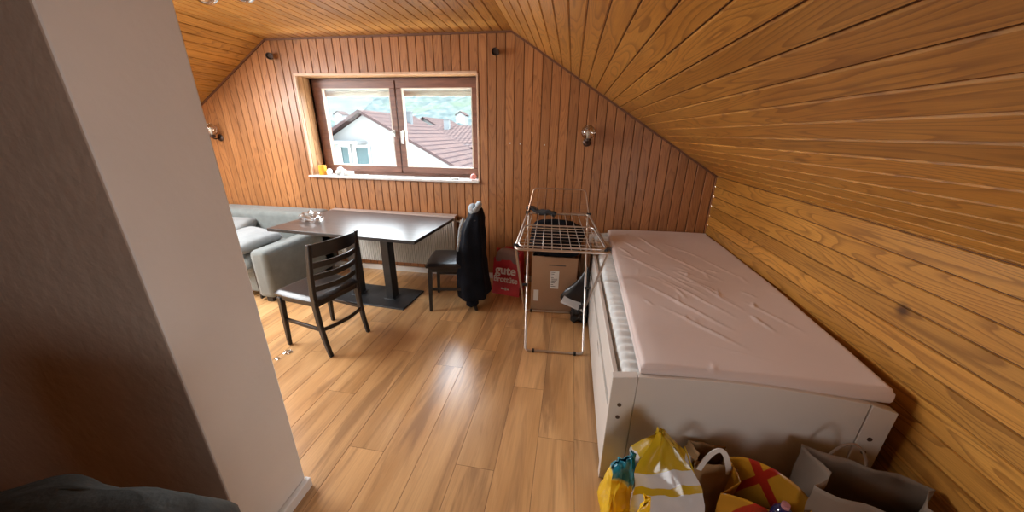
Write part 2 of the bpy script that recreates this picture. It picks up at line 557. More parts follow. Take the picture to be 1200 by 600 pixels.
# floor planks (run along Y)
pitch = 0.1935
bm_p = []
col = 0
x = -0.46 - pitch*24
while x < XR:
    xa, xb = max(x, XL-0.05), min(x+pitch, XR+0.02)
    if xb > xa+1e-4:
        known = {0: 1.16, 2: 1.395, -2: 1.87}
        kk = round((x+0.46)/pitch)
        ph = known.get(kk, (kk*0.47) % 1.285)
        y = ph-1.285*6
        while y < D+0.1:
            ya, yb = max(y, YF), min(y+1.285, D+0.02)
            if yb > ya:
                bm_p.append(((0, 0, 0), (1, 0, 0), (0, 1, 0), (0, 0, 1), xa, xb, ya+0.0008, yb-0.0008, ya+0.0008, yb-0.0008, True, True, kk*100+int(y*7)+9000))
            y += 1.285
    x += pitch
fb = plank_bm(bm_p, 0.0022, 0.0012, seed=13)
for f in fb.faces: pass
vs = [fb.verts.new(p) for p in ((XL-0.1, YF-0.1, -0.0015), (XR+0.1, YF-0.1, -0.0015), (XR+0.1, D+0.1, -0.0015), (XL-0.1, D+0.1, -0.0015))]
fb.faces.new(vs).material_index = 1
struct(obj('floor', fb, [LAM, GROOVE], smooth=0))

# partition wall at the left: light end face, papered face towards the viewer
bm = NB()
PX, PY0, PY1 = -1.106, 0.647, 0.938
A = [(XL, PY0), (PX, PY0), (PX, PY1), (XL, PY1)]
b = [bm.verts.new((p[0], p[1], 0)) for p in A]
xs = [XL, LX, RX]
t_ = {}
top0 = [bm.verts.new((xx, PY0, ceil_z(xx)+0.004)) for xx in (XL, LX, PX)]
top1 = [bm.verts.new((xx, PY1, ceil_z(xx)+0.004)) for xx in (XL, LX, PX)]
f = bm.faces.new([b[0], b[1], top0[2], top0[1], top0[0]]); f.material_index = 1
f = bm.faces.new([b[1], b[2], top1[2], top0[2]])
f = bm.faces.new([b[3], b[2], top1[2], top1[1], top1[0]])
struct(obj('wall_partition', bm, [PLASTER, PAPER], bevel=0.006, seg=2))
# baseboards
bm = NB()
box(bm, PX, PX+0.028, PY0-0.02, PY1+0.004, 0, 0.052)
struct(obj('baseboard_partition', bm, WHITE_TRIM, bevel=0.004))
bm = NB()
box(bm, XL, XR, D-0.018, D+0.003, 0, 0.062)
struct(obj('baseboard_back', bm, WHITE_TRIM, bevel=0.004))
# dark strip trims along the slope edges of the window wall
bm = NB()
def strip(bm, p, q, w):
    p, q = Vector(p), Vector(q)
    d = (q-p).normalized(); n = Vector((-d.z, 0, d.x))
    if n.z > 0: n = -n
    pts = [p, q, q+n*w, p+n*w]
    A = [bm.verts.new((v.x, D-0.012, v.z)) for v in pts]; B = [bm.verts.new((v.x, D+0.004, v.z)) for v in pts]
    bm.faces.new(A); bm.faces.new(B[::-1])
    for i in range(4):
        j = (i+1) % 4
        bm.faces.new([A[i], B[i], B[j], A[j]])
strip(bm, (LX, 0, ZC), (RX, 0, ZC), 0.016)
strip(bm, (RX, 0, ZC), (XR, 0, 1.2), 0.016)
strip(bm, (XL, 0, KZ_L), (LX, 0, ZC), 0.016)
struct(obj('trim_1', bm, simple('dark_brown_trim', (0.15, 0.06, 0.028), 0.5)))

# ------------------------------------------------------------------ window
win = bpy.data.objects.new('window_1', None); COL.objects.link(win); struct(win)
win.location = (-1.8775, D, 1.08)
def wobj(name, bm, m, parent=win, **k):
    for v in bm.verts: v.co -= Vector((-1.8775, D, 1.08))
    return obj(name, bm, m, parent, **k)
FY = 3.625
# reveal lining (planked left cheek, top, right)
ps = boards((WX0, 0, 0), (0, 1, 0), (0, 0, 1), (1, 0, 0), D-0.002, 3.75, 0.075, D+0.02, lambda u: (WZ0, WZ1))
ps += boards((WX1, 0, 0), (0, 1, 0), (0, 0, 1), (-1, 0, 0), D-0.002, 3.75, 0.075, D+0.02, lambda u: (WZ0, WZ1))
ps += boards((0, 0, WZ1), (0, 1, 0), (1, 0, 0), (0, 0, -1), D-0.002, 3.75, 0.075, D+0.02, lambda u: (WX0, WX1))
bm = plank_bm(ps, 0.005, 0.005, seed=15)
wobj('reveal_lining', bm, [pine_mat('pale_reveal_pine', (0.62, 0.35, 0.17), (0.52, 0.28, 0.12), (0.30, 0.13, 0.05)), GROOVE], smooth=0)
bm = NB()
box(bm, WX0-0.012, WX1+0.005, D-0.016, D+0.01, WZ1-0.004, WZ1+0.018)
box(bm, WX0-0.014, WX0+0.004, D-0.010, D+0.01, WZ0, WZ1)
box(bm, WX1-0.004, WX1+0.014, D-0.010, D+0.01, WZ0, WZ1)
wobj('reveal_trim', bm, PALE_WOOD, bevel=0.003)
bm = NB()
o = 0.045
def frame_rect(bm, x0, x1, z0, z1, w, y0, y1, wb=None, mi=0):
    wb = wb or w
    box(bm, x0, x1, y0, y1, z1-w, z1, mi); box(bm, x0, x1, y0, y1, z0, z0+wb, mi)
    box(bm, x0, x0+w, y0, y1, z0+wb, z1-w, mi); box(bm, x1-w, x1, y0, y1, z0+wb, z1-w, mi)
frame_rect(bm, WX0, WX1, WZ0, WZ1, 0.05, FY+0.02, FY+0.09, 0.05)
wobj('outer_frame', bm, FRAME_WOOD, bevel=0.004)
GZ0, GZ1 = 1.183, 1.968
for (x0, x1, hx, side) in ((-2.795, -1.862, -1.91, 'left'), (-1.850, -0.955, -1.805, 'right')):
    bm = NB()
    gx0, gx1 = (-2.70, -1.925) if side == 'left' else (-1.785, -1.035)
    z0, z1 = 1.112, 2.045
    y0, y1 = FY, FY+0.06
    box(bm, x0, x1, y0, y1, GZ1, z1); box(bm, x0, x1, y0, y1, z0, GZ0)
    box(bm, x0, gx0, y0, y1, GZ0, GZ1); box(bm, gx1, x1, y0, y1, GZ0, GZ1)
    s = wobj('sash', bm, FRAME_WOOD, bevel=0.004)
    bm = NB()
    frame_rect(bm, gx0-0.004, gx1+0.004, GZ0-0.004, GZ1+0.004, 0.010, y0-0.001, y0+0.03)
    g = obj('glazing_bead', bm, simple('cream_glazing_bead', (0.60, 0.55, 0.47), 0.5), s)
    bm2 = g.data
    for v in bm2.vertices: v.co -= Vector((-1.8775, D, 1.08))
    bm = NB(); box(bm, gx0, gx1, y0+0.022, y0+0.026, GZ0, GZ1)
    for v in bm.verts: v.co -= Vector((-1.8775, D, 1.08))
    g = obj('pane', bm, GLASS, s)
    bm = NB()
    box(bm, hx-0.013, hx+0.013, y0-0.008, y0+0.001, 1.495, 1.565)
    lathe(bm, [(0, 0), (0.010, 0), (0.010, 0.035), (0, 0.035)], 12, mtx=Matrix.Translation((hx, y0-0.006, 1.54)) @ Matrix.Rotation(PI/2, 4, 'X'))
    box(bm, hx-0.011, hx+0.011, y0-0.052, y0-0.036, 1.425, 1.555)
    for v in bm.verts: v.co -= Vector((-1.8775, D, 1.08))
    h = obj('window_handle', bm, WHITE_CER, s, bevel=0.004)
# roller shutter curtain hanging a little below the head, outside the glass
bm = NB()
for k in range(3):
    z = 2.04-0.04*k
    prism(bm, [(3.755, z), (3.765, z-0.018), (3.755, z-0.036), (3.748, z-0.018)], 'x', WX0+0.03, WX1-0.03)
box(bm, WX0+0.03, WX1-0.03, 3.745, 3.77, 1.905, 1.924)
wobj('roller_shutter', bm, SHUTTER)
# strap guide on the right of the frame
# window sill
bm = NB(); box(bm, WX0-0.035, WX1+0.012, D-0.045, FY+0.03, 1.058, 1.082)
o = obj('window_sill', bm, SILL, bevel=0.006, seg=3)
o['kind'] = 'structure'
# outer masonry of the wall, so that only the openings let light in
bm = NB()
HX = XR+0.25
def ext_poly(x0, x1, z0, z1):
    box(bm, x0, x1, 3.62, 3.80, z0, z1)
ext_poly(XL-0.2, WX0, 0, 2.9); ext_poly(WX1, HX, 0, 2.9); ext_poly(WX0, WX1, 0, 1.078); ext_poly(WX0, WX1, WZ1, 2.9)
struct(obj('wall_outer', bm, simple('outer_render', (0.7, 0.68, 0.64), 0.9)))
bm = NB()
prism(bm, [(XL-0.2, KZ_L-0.1), (LX, ZC+0.02), (RX, ZC+0.02), (XR+0.25, 1.2-0.13), (XR+0.25, 1.35), (RX, ZC+0.3), (LX, ZC+0.3), (XL-0.2, KZ_L+0.1)], 'y', YF-0.2, 3.80)
struct(obj('roof', bm, simple('roof_underside', (0.2, 0.15, 0.1), 0.9)))

w2 = bpy.data.objects.new('added_window_2', None); COL.objects.link(w2); struct(w2)  # unseen roof window added for the left lamp; ceiling stays closed
w2.location = (-3.74, 1.85, 2.02)
w2.rotation_euler = (0, -math.atan(K), 0)
bm = NB(); frame_rect(bm, -0.52, 0.52, -0.75, 0.75, 0.05, -0.03, 0.02)
for v in bm.verts: v.co = Vector((v.co.x, v.co.z, v.co.y))
obj('outer_frame', bm, FRAME_WOOD, w2, bevel=0.003)
bm = NB(); box(bm, -0.47, 0.47, -0.70, 0.70, 0.012, 0.016)
obj('pane', bm, GLASS, w2)

# ------------------------------------------------------------------ outside, seen through the panes
RENDER_W = simple('white_house_render', (0.085, 0.089, 0.092), 1.0, var=0.02, spec=0.0)
def tile_mat(name, c1, c2, rows=3.0, cols=4.0, axis=(1, 0)):
    m, t, b = nt_new(name)
    uv = node(t, 'ShaderNodeUVMap', uv_map='UVMap').outputs[0]
    br = node(t, 'ShaderNodeTexBrick')
    br.offset = 0.5
    br.inputs['Color1'].default_value = (*c1, 1); br.inputs['Color2'].default_value = (*c2, 1)
    br.inputs['Mortar'].default_value = (c2[0]*0.45, c2[1]*0.45, c2[2]*0.5, 1)
    br.inputs['Scale'].default_value = 1.0
    br.inputs['Brick Width'].default_value = 0.30; br.inputs['Row Height'].default_value = 0.36
    br.inputs['Mortar Size'].default_value = 0.045
    t.links.new(uv, br.inputs['Vector'])
    t.links.new(br.outputs[0], b.inputs['Base Color'])
    b.inputs['Roughness'].default_value = 1.0
    b.inputs['Specular IOR Level'].default_value = 0.0
    return m
ROOF_T = tile_mat('weathered_clay_tiles', (0.056, 0.037, 0.032), (0.044, 0.031, 0.028))
def roof_quad(bm, uvl, P00, P10, P11, P01, th=0.12, mi=0):
    """P00->P10 along the eave, P00->P01 up the slope."""
    P = [Vector(p) for p in (P00, P10, P11, P01)]
    n = (P[1]-P[0]).cross(P[3]-P[0]).normalized()
    if n.z < 0: n = -n
    top = [bm.verts.new(p) for p in P]; bot = [bm.verts.new(p-n*th) for p in P]
    f = bm.faces.new(top); f.material_index = mi
    uvs = [(0, 0), ((P[1]-P[0]).length, 0), ((P[2]-P[3]).length, (P[3]-P[0]).length), (0, (P[3]-P[0]).length)]
    for lp, q in zip(f.loops, uvs): lp[uvl].uv = q
    bm.faces.new(bot[::-1])
    for i in range(4):
        j = (i+1) % 4
        bm.faces.new([top[i], bot[i], bot[j], top[j]])
def house(name, label, x0, x1, xr, y0, y1, ze, zr, zl=None, zb=-6.0, over=0.5, wins=()):
    """gable house: gable faces the window wall; ridge at xr, height zr, left eave zl, right eave ze."""
    zl = ze if zl is None else zl
    t = thing(name, label, 'house', ((x0+x1)/2, y0, zb))
    L = Vector(t.location)
    def part(nm, bm, m, **k):
        for v in bm.verts: v.co -= L
        return obj(nm, bm, m, t, **k)
    bm = NB()
    prism(bm, [(x0, zb), (x1, zb), (x1, ze-0.12), (xr, zr-0.12), (x0, zl-0.12)], 'y', y0, y1)
    wall = part('wall', bm, RENDER_W, smooth=0)
    bm = NB(); KEEP.add(id(bm)); uvl = bm.loops.layers.uv.new('UVMap')
    sr, slf = (zr-ze)/(x1-xr), (zr-zl)/(xr-x0)
    roof_quad(bm, uvl, (x1+over, y0-over, ze-sr*over), (x1+over, y1+over, ze-sr*over), (xr, y1+over, zr), (xr, y0-over, zr))
    roof_quad(bm, uvl, (x0-over, y1+over, zl-slf*over), (x0-over, y0-over, zl-slf*over), (xr, y0-over, zr), (xr, y1+over, zr))
    part('roof', bm, ROOF_T, smooth=0)
    for (a, b2, c, d) in wins:
        bm = NB(); frame_rect(bm, a, b2, c, d, 0.12, y0-0.06, y0+0.02)
        w = part('window', bm, simple('white_window_frame', (0.09, 0.095, 0.10), 0.6))
        bm = NB(); box(bm, a+0.12, b2-0.12, y0-0.02, y0-0.01, c+0.12, d-0.12)
        for v in bm.verts: v.co -= L
        obj('pane', bm, simple('dull_outdoor_glass', (0.012, 0.024, 0.028), 0.4, spec=0.1), w)
    return t, part
# house A: white gable, peak at (-9.24, 15, 2.35)
tA, partA = house('gabled_house', 'white gabled house with tiled roof filling the left pane', -11.8, -2.8, -9.24, 15.0, 19.5, -0.95, 2.42, 1.0,
      wins=[(-10.75, -10.15, -0.15, 0.95), (-10.0, -9.15, -0.15, 0.95)])
bm = NB(); prism(bm, [(-11.5, 1.0), (-9.3, 1.0), (-9.3, 1.12), (-11.5, 1.12)], 'y', 14.2, 15.02); partA('balcony_canopy', bm, RENDER_W)
bm = NB(); box(bm, -8.5, -8.25, 17.5, 17.75, 1.4, 2.45); box(bm, -8.53, -8.22, 17.47, 17.78, 2.45, 2.52); partA('chimney', bm, simple('dark_chimney', (0.018, 0.022, 0.026), 0.8))
# house B behind: roof facing us with long rows of tiles
t = thing('long_roofed_house', 'house with long low tiled roof in the right pane', 'house', (-10, 22, -6))
L = Vector(t.location)
bm = NB(); KEEP.add(id(bm)); uvl = bm.loops.layers.uv.new('UVMap')
roof_quad(bm, uvl, (-14.5, 20.5, 0.7), (-2.0, 20.5, 0.7), (-2.0, 25, 2.0), (-12.5, 25, 2.0))
for v in bm.verts: v.co -= L
obj('roof', bm, ROOF_T, t, smooth=0)
bm = NB(); box(bm, -13.5, -2.6, 21, 29, -6, 0.85)
for v in bm.verts: v.co -= L
obj('wall', bm, simple('blue_grey_render', (0.04, 0.055, 0.062), 0.9), t)
bm = NB(); box(bm, -8.9, -8.55, 24.0, 24.35, 1.5, 2.35); box(bm, -8.94, -8.51, 23.96, 24.39, 2.35, 2.42)
for v in bm.verts: v.co -= L
obj('chimney', bm, simple('grey_chimney', (0.03, 0.036, 0.04), 0.8), t)
house('small_gabled_house', 'small white gable rising behind the long tiled roof', -14.6, -10.9, -12.8, 30.0, 36.0, 1.75, 2.75)
# further houses on the slope
rr = random.Random(5)
spots = [(-63.4, 6.6), (-28.8, 6.6)]
labs = ['far small house on the hillside seen at the left of the left window pane',
        'far small house on the hillside near the right edge of the right pane']
for (x, z), lb in zip(spots, labs):
    t, p = house('hillside_house', lb, x-1.2, x+1.2, x, 90.0, 93.0, z-0.8, z, zb=z-6, over=0.25)
    t['group'] = 'far houses on the hillside'
# ground and wooded hill
bm = NB()
grid(bm, 90, 60, lambda u, v: Vector((-150+u*220, 8+v*190, -6.0 + max(0, v*190-28)*0.155 + max(0, v*190-95)*0.16 + (nz3(u*26, v*22, 0, 1)*1.8+nz3(u*90, v*80, 0, 1)*1.3)*min(1, v*2.2))))
m, t_n, b_n = nt_new('hazy_wooded_hill')
co = node(t_n, 'ShaderNodeTexCoord').outputs['Object']
n1 = node(t_n, 'ShaderNodeTexNoise'); n1.inputs['Scale'].default_value = 0.35; n1.inputs['Detail'].default_value = 8; n1.inputs['Roughness'].default_value = 0.7
n2 = node(t_n, 'ShaderNodeTexNoise'); n2.inputs['Scale'].default_value = 0.05
t_n.links.new(co, n1.inputs[0]); t_n.links.new(co, n2.inputs[0])
c1 = ramp(t_n, n1.outputs[0], [(0.35, (0.022, 0.028, 0.028)), (0.5, (0.033, 0.040, 0.038)), (0.68, (0.060, 0.062, 0.058))])
c1 = mix_c(t_n, ramp(t_n, n2.outputs[0], [(0.5, 0.0), (0.62, 0.7)]), c1, (0.040, 0.048, 0.032))
t_n.links.new(c1, b_n.inputs['Base Color']); b_n.inputs['Roughness'].default_value = 1.0; b_n.inputs['Specular IOR Level'].default_value = 0.0
struct(obj('hillside', bm, m))

# ------------------------------------------------------------------ radiator
t = thing('radiator', 'cream ribbed radiator on the wall below the window, behind the table', 'radiator', (-1.885, 3.36, 0))
bm = NB()
x0, x1 = -0.715, 0.715
n = 57
pts = []
for k in range(n):
    xc = x0+(k+0.5)*(x1-x0)/n; w = (x1-x0)/n
    pts += [(xc-w*0.5, -0.030), (xc-w*0.32, -0.045), (xc+w*0.18, -0.045), (xc+w*0.36, -0.030)]
pts += [(x1, -0.03), (x1, 0.03), (x0, 0.03)]
prism(bm, pts, 'z', 0.155, 0.70)
obj('ribbed_panel', bm, RAD, t, smooth=0)
bm = NB(); box(bm, x0-0.012, x1+0.012, -0.052, 0.045, 0.70, 0.722)
obj('top_cover', bm, simple('pinkish_radiator_cover', (0.50, 0.42, 0.38), 0.5), t, bevel=0.003)
bm = NB()
tube(bm, fillet([(x1+0.005, 0, 0.66), (x1+0.05, 0, 0.66), (x1+0.05, 0, 0.06), (x1+0.05, 0.05, 0.06)], 0.03), 0.009)
lathe(bm, [(0, 0), (0.02, 0), (0.022, 0.02), (0.02, 0.06), (0, 0.065)], 14, mtx=Matrix.Translation((x1+0.05, 0, 0.66)) @ Matrix.Rotation(PI/2, 4, 'Y'))
obj('valve', bm, RAD, t)
for xx in (-0.5, 0.46):
    bm = NB(); box(bm, xx, xx+0.04, 0.025, 0.072, 0.2, 0.66)
    obj('bracket', bm, RAD, t)

# ------------------------------------------------------------------ table
t = thing('dining_table', 'rectangular dark table with black edge on a twin column base', 'table', (-1.83, 2.775, 0), math.radians(-3.6))
bm = NB(); box(bm, -0.70, 0.70, -0.395, 0.395, 0.722, 0.75)
for f in bm.faces:
    if abs(f.normal.z) < 0.5: pass
bmesh.ops.recalc_face_normals(bm, faces=bm.faces)
for f in bm.faces:
    f.material_index = 0 if f.calc_center_median().z > 0.745 else 1
obj('tabletop', bm, [TABLE_TOP, TABLE_EDGE], t, bevel=0.003)
bm = NB()
hexa(bm, [(-0.42, -0.205, 0), (0.42, -0.205, 0), (0.42, 0.205, 0), (-0.42, 0.205, 0)],
     [(-0.415, -0.20, 0.014), (0.415, -0.20, 0.014), (0.415, 0.20, 0.014), (-0.415, 0.20, 0.014)])
obj('base_plate', bm, CAST_IRON, t, bevel=0.003)
for sx in (-0.185, 0.185):
    bm = NB(); box(bm, sx-0.038, sx+0.038, -0.05, 0.05, 0.013, 0.715); box(bm, sx-0.055, sx+0.055, -0.066, 0.066, 0.013, 0.02)
    c = obj('column', bm, CAST_IRON, t, bevel=0.006)
    bm = NB(); box(bm, sx-0.03, sx+0.03, -0.22, 0.22, 0.70, 0.7225); box(bm, sx-0.12, sx+0.12, -0.03, 0.03, 0.70, 0.7225)
    obj('mounting_bracket', bm, CAST_IRON, t)

# ------------------------------------------------------------------ chairs
def make_chair(label, loc, rz):
    t = thing('dining_chair', label, 'chair', loc, rz)
    # front legs
    for s in (-1, 1):
        bm = NB(); x = s*0.19; a = 0.0125; b = 0.019
        hexa(bm, [(x*1.03-a, 0.20-a, 0), (x*1.03+a, 0.20-a, 0), (x*1.03+a, 0.20+a, 0), (x*1.03-a, 0.20+a, 0)],
             [(x-b, 0.185-b, 0.41), (x+b, 0.185-b, 0.41), (x+b, 0.185+b, 0.41), (x-b, 0.185+b, 0.41)])
        obj('leg', bm, BLACK_WOOD, t, bevel=0.004)
    # back legs carry on as back posts
    for s in (-1, 1):
        bm = NB()
        prof = [(-0.215, 0.0, 0.013), (-0.185, 0.12, 0.016), (-0.165, 0.26, 0.019), (-0.158, 0.40, 0.021), (-0.163, 0.50, 0.020),
                (-0.180, 0.64, 0.018), (-0.208, 0.78, 0.016), (-0.225, 0.862, 0.013)]
        rows = []
        for (y, z, r) in prof:
            x = s*(0.178+0.012*min(1, z/0.86))
            rows.append([bm.verts.new((x+dx*0.0145, y+dy*r, z)) for dx, dy in ((-1, -1), (1, -1), (1, 1), (-1, 1))])
        for A, B in zip(rows, rows[1:]):
            for k in range(4):
                bm.faces.new([A[k], A[(k+1) % 4], B[(k+1) % 4], B[k]])
        bm.faces.new(rows[0][::-1]); bm.faces.new(rows[-1])
        obj('back_post', bm, BLACK_WOOD, t, bevel=0.005)
    # seat rail
    bm = NB()
    hexa(bm, [(-0.178, -0.165, 0.385), (0.178, -0.165, 0.385), (0.20, 0.195, 0.385), (-0.20, 0.195, 0.385)],
         [(-0.18, -0.168, 0.43), (0.18, -0.168, 0.43), (0.203, 0.2, 0.43), (-0.203, 0.2, 0.43)])
    obj('seat_frame', bm, BLACK_WOOD, t, bevel=0.006)
    # padded seat
    bm = NB()
    def seat(u, v):
        a, b = u*2-1, v*2-1
        # superellipse map
        x = a*math.sqrt(max(0, 1-0.10*b*b)); y = b*math.sqrt(max(0, 1-0.10*a*a))
        w = 0.205+0.018*(y+1)/2
        e = max(abs(a), abs(b))
        z = 0.462+0.010*(1-a*a)*(1-b*b)-0.020*max(0, (e-0.86)/0.14)**2
        return Vector((x*w, 0.018+y*0.213, z))
    rows = grid(bm, 21, 21, seat)
    edge = rows[0][:]+[r[-1] for r in rows[1:]]+rows[-1][::-1][1:]+[r[0] for r in rows[::-1][1:-1]]
    low = [bm.verts.new((v.co.x*0.985, v.co.y*0.985, 0.428)) for v in edge]
    for k in range(len(edge)):
        bm.faces.new([edge[k], low[k], low[(k+1) % len(edge)], edge[(k+1) % len(edge)]])
    bm.faces.new(low)
    obj('seat', bm, BLACK_LEATHER, t, smooth=1.0)
    # curved rails of the back
    def slat(z0, z1, nm, th=0.013):
        bm = NB(); n = 14
        rows = []
        for k in range(n+1):
            q = k/n*2-1
            x = q*0.176
            bow = -0.038*(1-q*q)
            def yy(z): return -0.158-(z-0.45)*0.155
            sec = []
            for (dy, z) in ((0, z0), (-th, z0), (-th, z1), (0, z1)):
                sec.append(bm.verts.new((x, yy(z)+bow+dy+0.004, z + (0.006*(1-q*q) if z == z1 and nm == 'top_rail' else 0))))
            rows.append(sec)
        for A, B in zip(rows, rows[1:]):
            for k in range(4): bm.faces.new([A[k], A[(k+1) % 4], B[(k+1) % 4], B[k]])
        bm.faces.new(rows[0]); bm.faces.new(rows[-1][::-1])
        obj(nm, bm, BLACK_WOOD, t, bevel=0.003)
    slat(0.765, 0.858, 'top_rail', 0.016)
    for z in (0.685, 0.597, 0.508):
        slat(z, z+0.042, 'slat')
    # stretchers
    for s in (-1, 1):
        bm = NB(); box(bm, s*0.187-0.008, s*0.187+0.008, -0.17, 0.19, 0.205, 0.232); obj('stretcher', bm, BLACK_WOOD, t, bevel=0.003)
    bm = NB(); n = 12; rows = []
    for k in range(n+1):
        q = k/n*2-1; x = q*0.183; y = -0.172-0.035*(1-q*q)
        rows.append([bm.verts.new(p) for p in ((x, y-0.008, 0.20), (x, y+0.008, 0.20), (x, y+0.008, 0.226), (x, y-0.008, 0.226))])
    for A, B in zip(rows, rows[1:]):
        for k in range(4): bm.faces.new([A[k], A[(k+1) % 4], B[(k+1) % 4], B[k]])
    bm.faces.new(rows[0]); bm.faces.new(rows[-1][::-1])
    obj('stretcher', bm, BLACK_WOOD, t, bevel=0.003)
    return t
chair = make_chair('black ladder back chair with empty slatted back, in front of the table and sofa arm', (-1.794, 2.038, 0), math.radians(77))
c2 = copy_tree(chair); c2.location = (-1.014, 2.815, 0); c2.rotation_euler = (0, 0, math.radians(101))
c2['label'] = 'black chair at the right end of the table with a dark jacket over its back'
c3 = copy_tree(chair); c3.location = (-0.80, 0.065, 0); c3.rotation_euler = (0, 0, math.radians(186))
c3['label'] = 'chair under the dark coat in the near left corner by the papered wall'

def drape(name, label, cat, loc, rz, rows_def, mats, seed=1, matfn=None, amp=0.012, n=48, parent=None, folds=7):
    """closed ring rows: (z, cx, cy, rx, ry, power)"""
    bm = NB(); R = []
    m = len(rows_def)
    fine = 5
    rows = []
    for i in range(m-1):
        for k in range(fine):
            q = k/fine
            rows.append(tuple(a*(1-q)+b*q for a, b in zip(rows_def[i], rows_def[i+1])))
    rows.append(rows_def[-1])
    for j, (z, cx, cy, rx, ry, pw) in enumerate(rows):
        ring = []
        for k in range(n):
            a = 2*PI*k/n
            ca, sa = math.cos(a), math.sin(a)
            e = 2/pw
            x = cx+rx*math.copysign(abs(ca)**e, ca); y = cy+ry*math.copysign(abs(sa)**e, sa)
            f = amp*math.sin(a*folds+2.5*nz3(0, 0, z, 4, seed))*min(1, j/10)+amp*1.2*nz3(x, y, z, 9, seed)
            ring.append(bm.verts.new((x+ca*f, y+sa*f, z+0.006*nz3(x, y, z, 14, seed)*min(1, (m*fine-j)/3))))
        R.append(ring)
    for j in range(len(R)-1):
        for k in range(n):
            f = bm.faces.new([R[j][k], R[j][(k+1) % n], R[j+1][(k+1) % n], R[j+1][k]])
            if matfn: f.material_index = matfn(j/(len(R)-1), k/n)
    bm.faces.new(R[-1][::-1]) if rows_def[-1][3] < 0.05 else None
    bm.faces.new(R[0]) if rows_def[0][3] < 0.2 else None
    o = obj(name, bm, mats, parent, smooth=1.2, solid=0.006)
    o.location = loc; o.rotation_euler = (0, 0, rz)
    if label: tag(o, label, cat)
    return o

# jacket over the back of the right-hand chair (local frame of that chair)
jk = thing('jacket', 'black jacket with grey fleece collar hung over a chair back', 'jacket', (-1.014, 2.815, 0), math.radians(101))
def jbody():
    rows = [(0.925, 0.0, -0.225, 0.10, 0.030, 2.4), (0.885, 0.0, -0.22, 0.19, 0.055, 2.6), (0.80, 0.0, -0.205, 0.235, 0.085, 2.8), (0.66, 0.0, -0.185, 0.245, 0.105, 2.8),
            (0.50, 0.0, -0.165, 0.25, 0.120, 2.8), (0.30, 0.0, -0.175, 0.25, 0.135, 2.8), (0.13, 0.0, -0.185, 0.245, 0.145, 2.8)]
    drape('body', None, None, (0, 0, 0), 0, rows, [JACKET], seed=2, parent=jk, amp=0.011)
    rows = [(0.30, -0.15, -0.16, 0.075, 0.05, 2.2), (0.18, -0.15, -0.17, 0.07, 0.052, 2.2), (0.055, -0.15, -0.175, 0.065, 0.05, 2.2)]
    drape('sleeve', None, None, (0, 0, 0), 0, rows, [JACKET], seed=4, parent=jk, amp=0.006, n=24)
    rows = [(0.30, 0.16, -0.16, 0.07, 0.05, 2.2), (0.18, 0.16, -0.17, 0.065, 0.052, 2.2), (0.09, 0.16, -0.175, 0.06, 0.05, 2.2)]
    drape('sleeve', None, None, (0, 0, 0), 0, rows, [JACKET], seed=5, parent=jk, amp=0.006, n=24)
    bm = NB()
    P = [(-0.13, -0.205, 0.90), (-0.09, -0.235, 0.945), (0.0, -0.25, 0.955), (0.09, -0.235, 0.945), (0.13, -0.205, 0.90), (0.08, -0.18, 0.925), (-0.02, -0.175, 0.93), (-0.10, -0.18, 0.92)]
    tube(bm, fillet(P, 0.05, 4, True), 0.024, 8, True)
    for v in bm.verts: v.co += Vector((1, 1, 1))*0.007*nz3(v.co.x, v.co.y, v.co.z, 40)
    obj('collar', bm, FLEECE, jk, smooth=1.2)
    bm = NB()
    tube(bm, [(-0.20, -0.13, 0.88), (-0.225, -0.10, 0.80), (-0.235, -0.085, 0.70), (-0.24, -0.07, 0.60)], [0.012, 0.013, 0.013, 0.008], 7)
    obj('lining_edge', bm, FLEECE, jk, smooth=1.2)
jbody()

# dark coat over the near-left chair back, close to the viewer
rows = [(0.905, 0.0, -0.215, 0.14, 0.030, 2.3), (0.885, 0.0, -0.215, 0.215, 0.06, 2.5), (0.80, 0.0, -0.205, 0.25, 0.10, 2.6), (0.60, 0.0, -0.19, 0.26, 0.125, 2.6), (0.35, 0.0, -0.19, 0.265, 0.14, 2.6), (0.16, 0.0, -0.19, 0.26, 0.15, 2.6)]
drape('coat', 'dark grey coat draped over a chair back in the near left corner', 'coat', (-0.80, 0.065, 0), math.radians(186), rows,
      [simple('charcoal_coat', (0.03, 0.035, 0.035), 0.75, var=0.4, bmp=0.3, bscale=40)], seed=8, amp=0.02, folds=5)

# ------------------------------------------------------------------ sofa
SX = -2.665
sofa = thing('corner_sofa', 'grey fabric sofa in the corner behind the table and chair', 'sofa', (-3.7, 2.9, 0))
SL = Vector(sofa.location)
def sp_(name, bm, m, parent=sofa, **k):
    for v in bm.verts: v.co -= SL
    return obj(name, bm, m, parent, **k)
bm = NB(); box(bm, SX-0.17, SX, 2.44, 3.36, 0.045, 0.515)
sp_('armrest', bm, SOFA, bevel=0.045, seg=4)
bm = NB(); box(bm, -4.75, SX, 3.13, 3.41, 0.045, 0.715)
sp_('backrest', bm, SOFA, bevel=0.055, seg=4)
bm = NB(); box(bm, -4.75, SX-0.168, 2.50, 3.15, 0.07, 0.30)
sp_('base', bm, SOFA, bevel=0.02)
def cushion(bm, x0, x1, y0, y1, z0, z1, puff=0.02, seed=1, n=26):
    """pillow-like block"""
    def S(u, v, top):
        a, b = u*2-1, v*2-1
        e = (1-a**6)*(1-b**6)
        e = max(0, e)**0.35
        z = (z0+z1)/2 + (1 if top else -1)*((z1-z0)/2*e + puff*(1-a*a)*(1-b*b)*(1 if top else 0))
        x = x0+(x1-x0)*u; y = y0+(y1-y0)*v
        return Vector((x, y, z+0.006*nz3(x, y, 0, 7, seed)))
    A = grid(bm, n, n, lambda u, v: S(u, v, True)); B = grid(bm, n, n, lambda u, v: S(u, v, False))
    for v in bm.verts: pass
    bmesh.ops.remove_doubles(bm, verts=bm.verts, dist=1e-4)
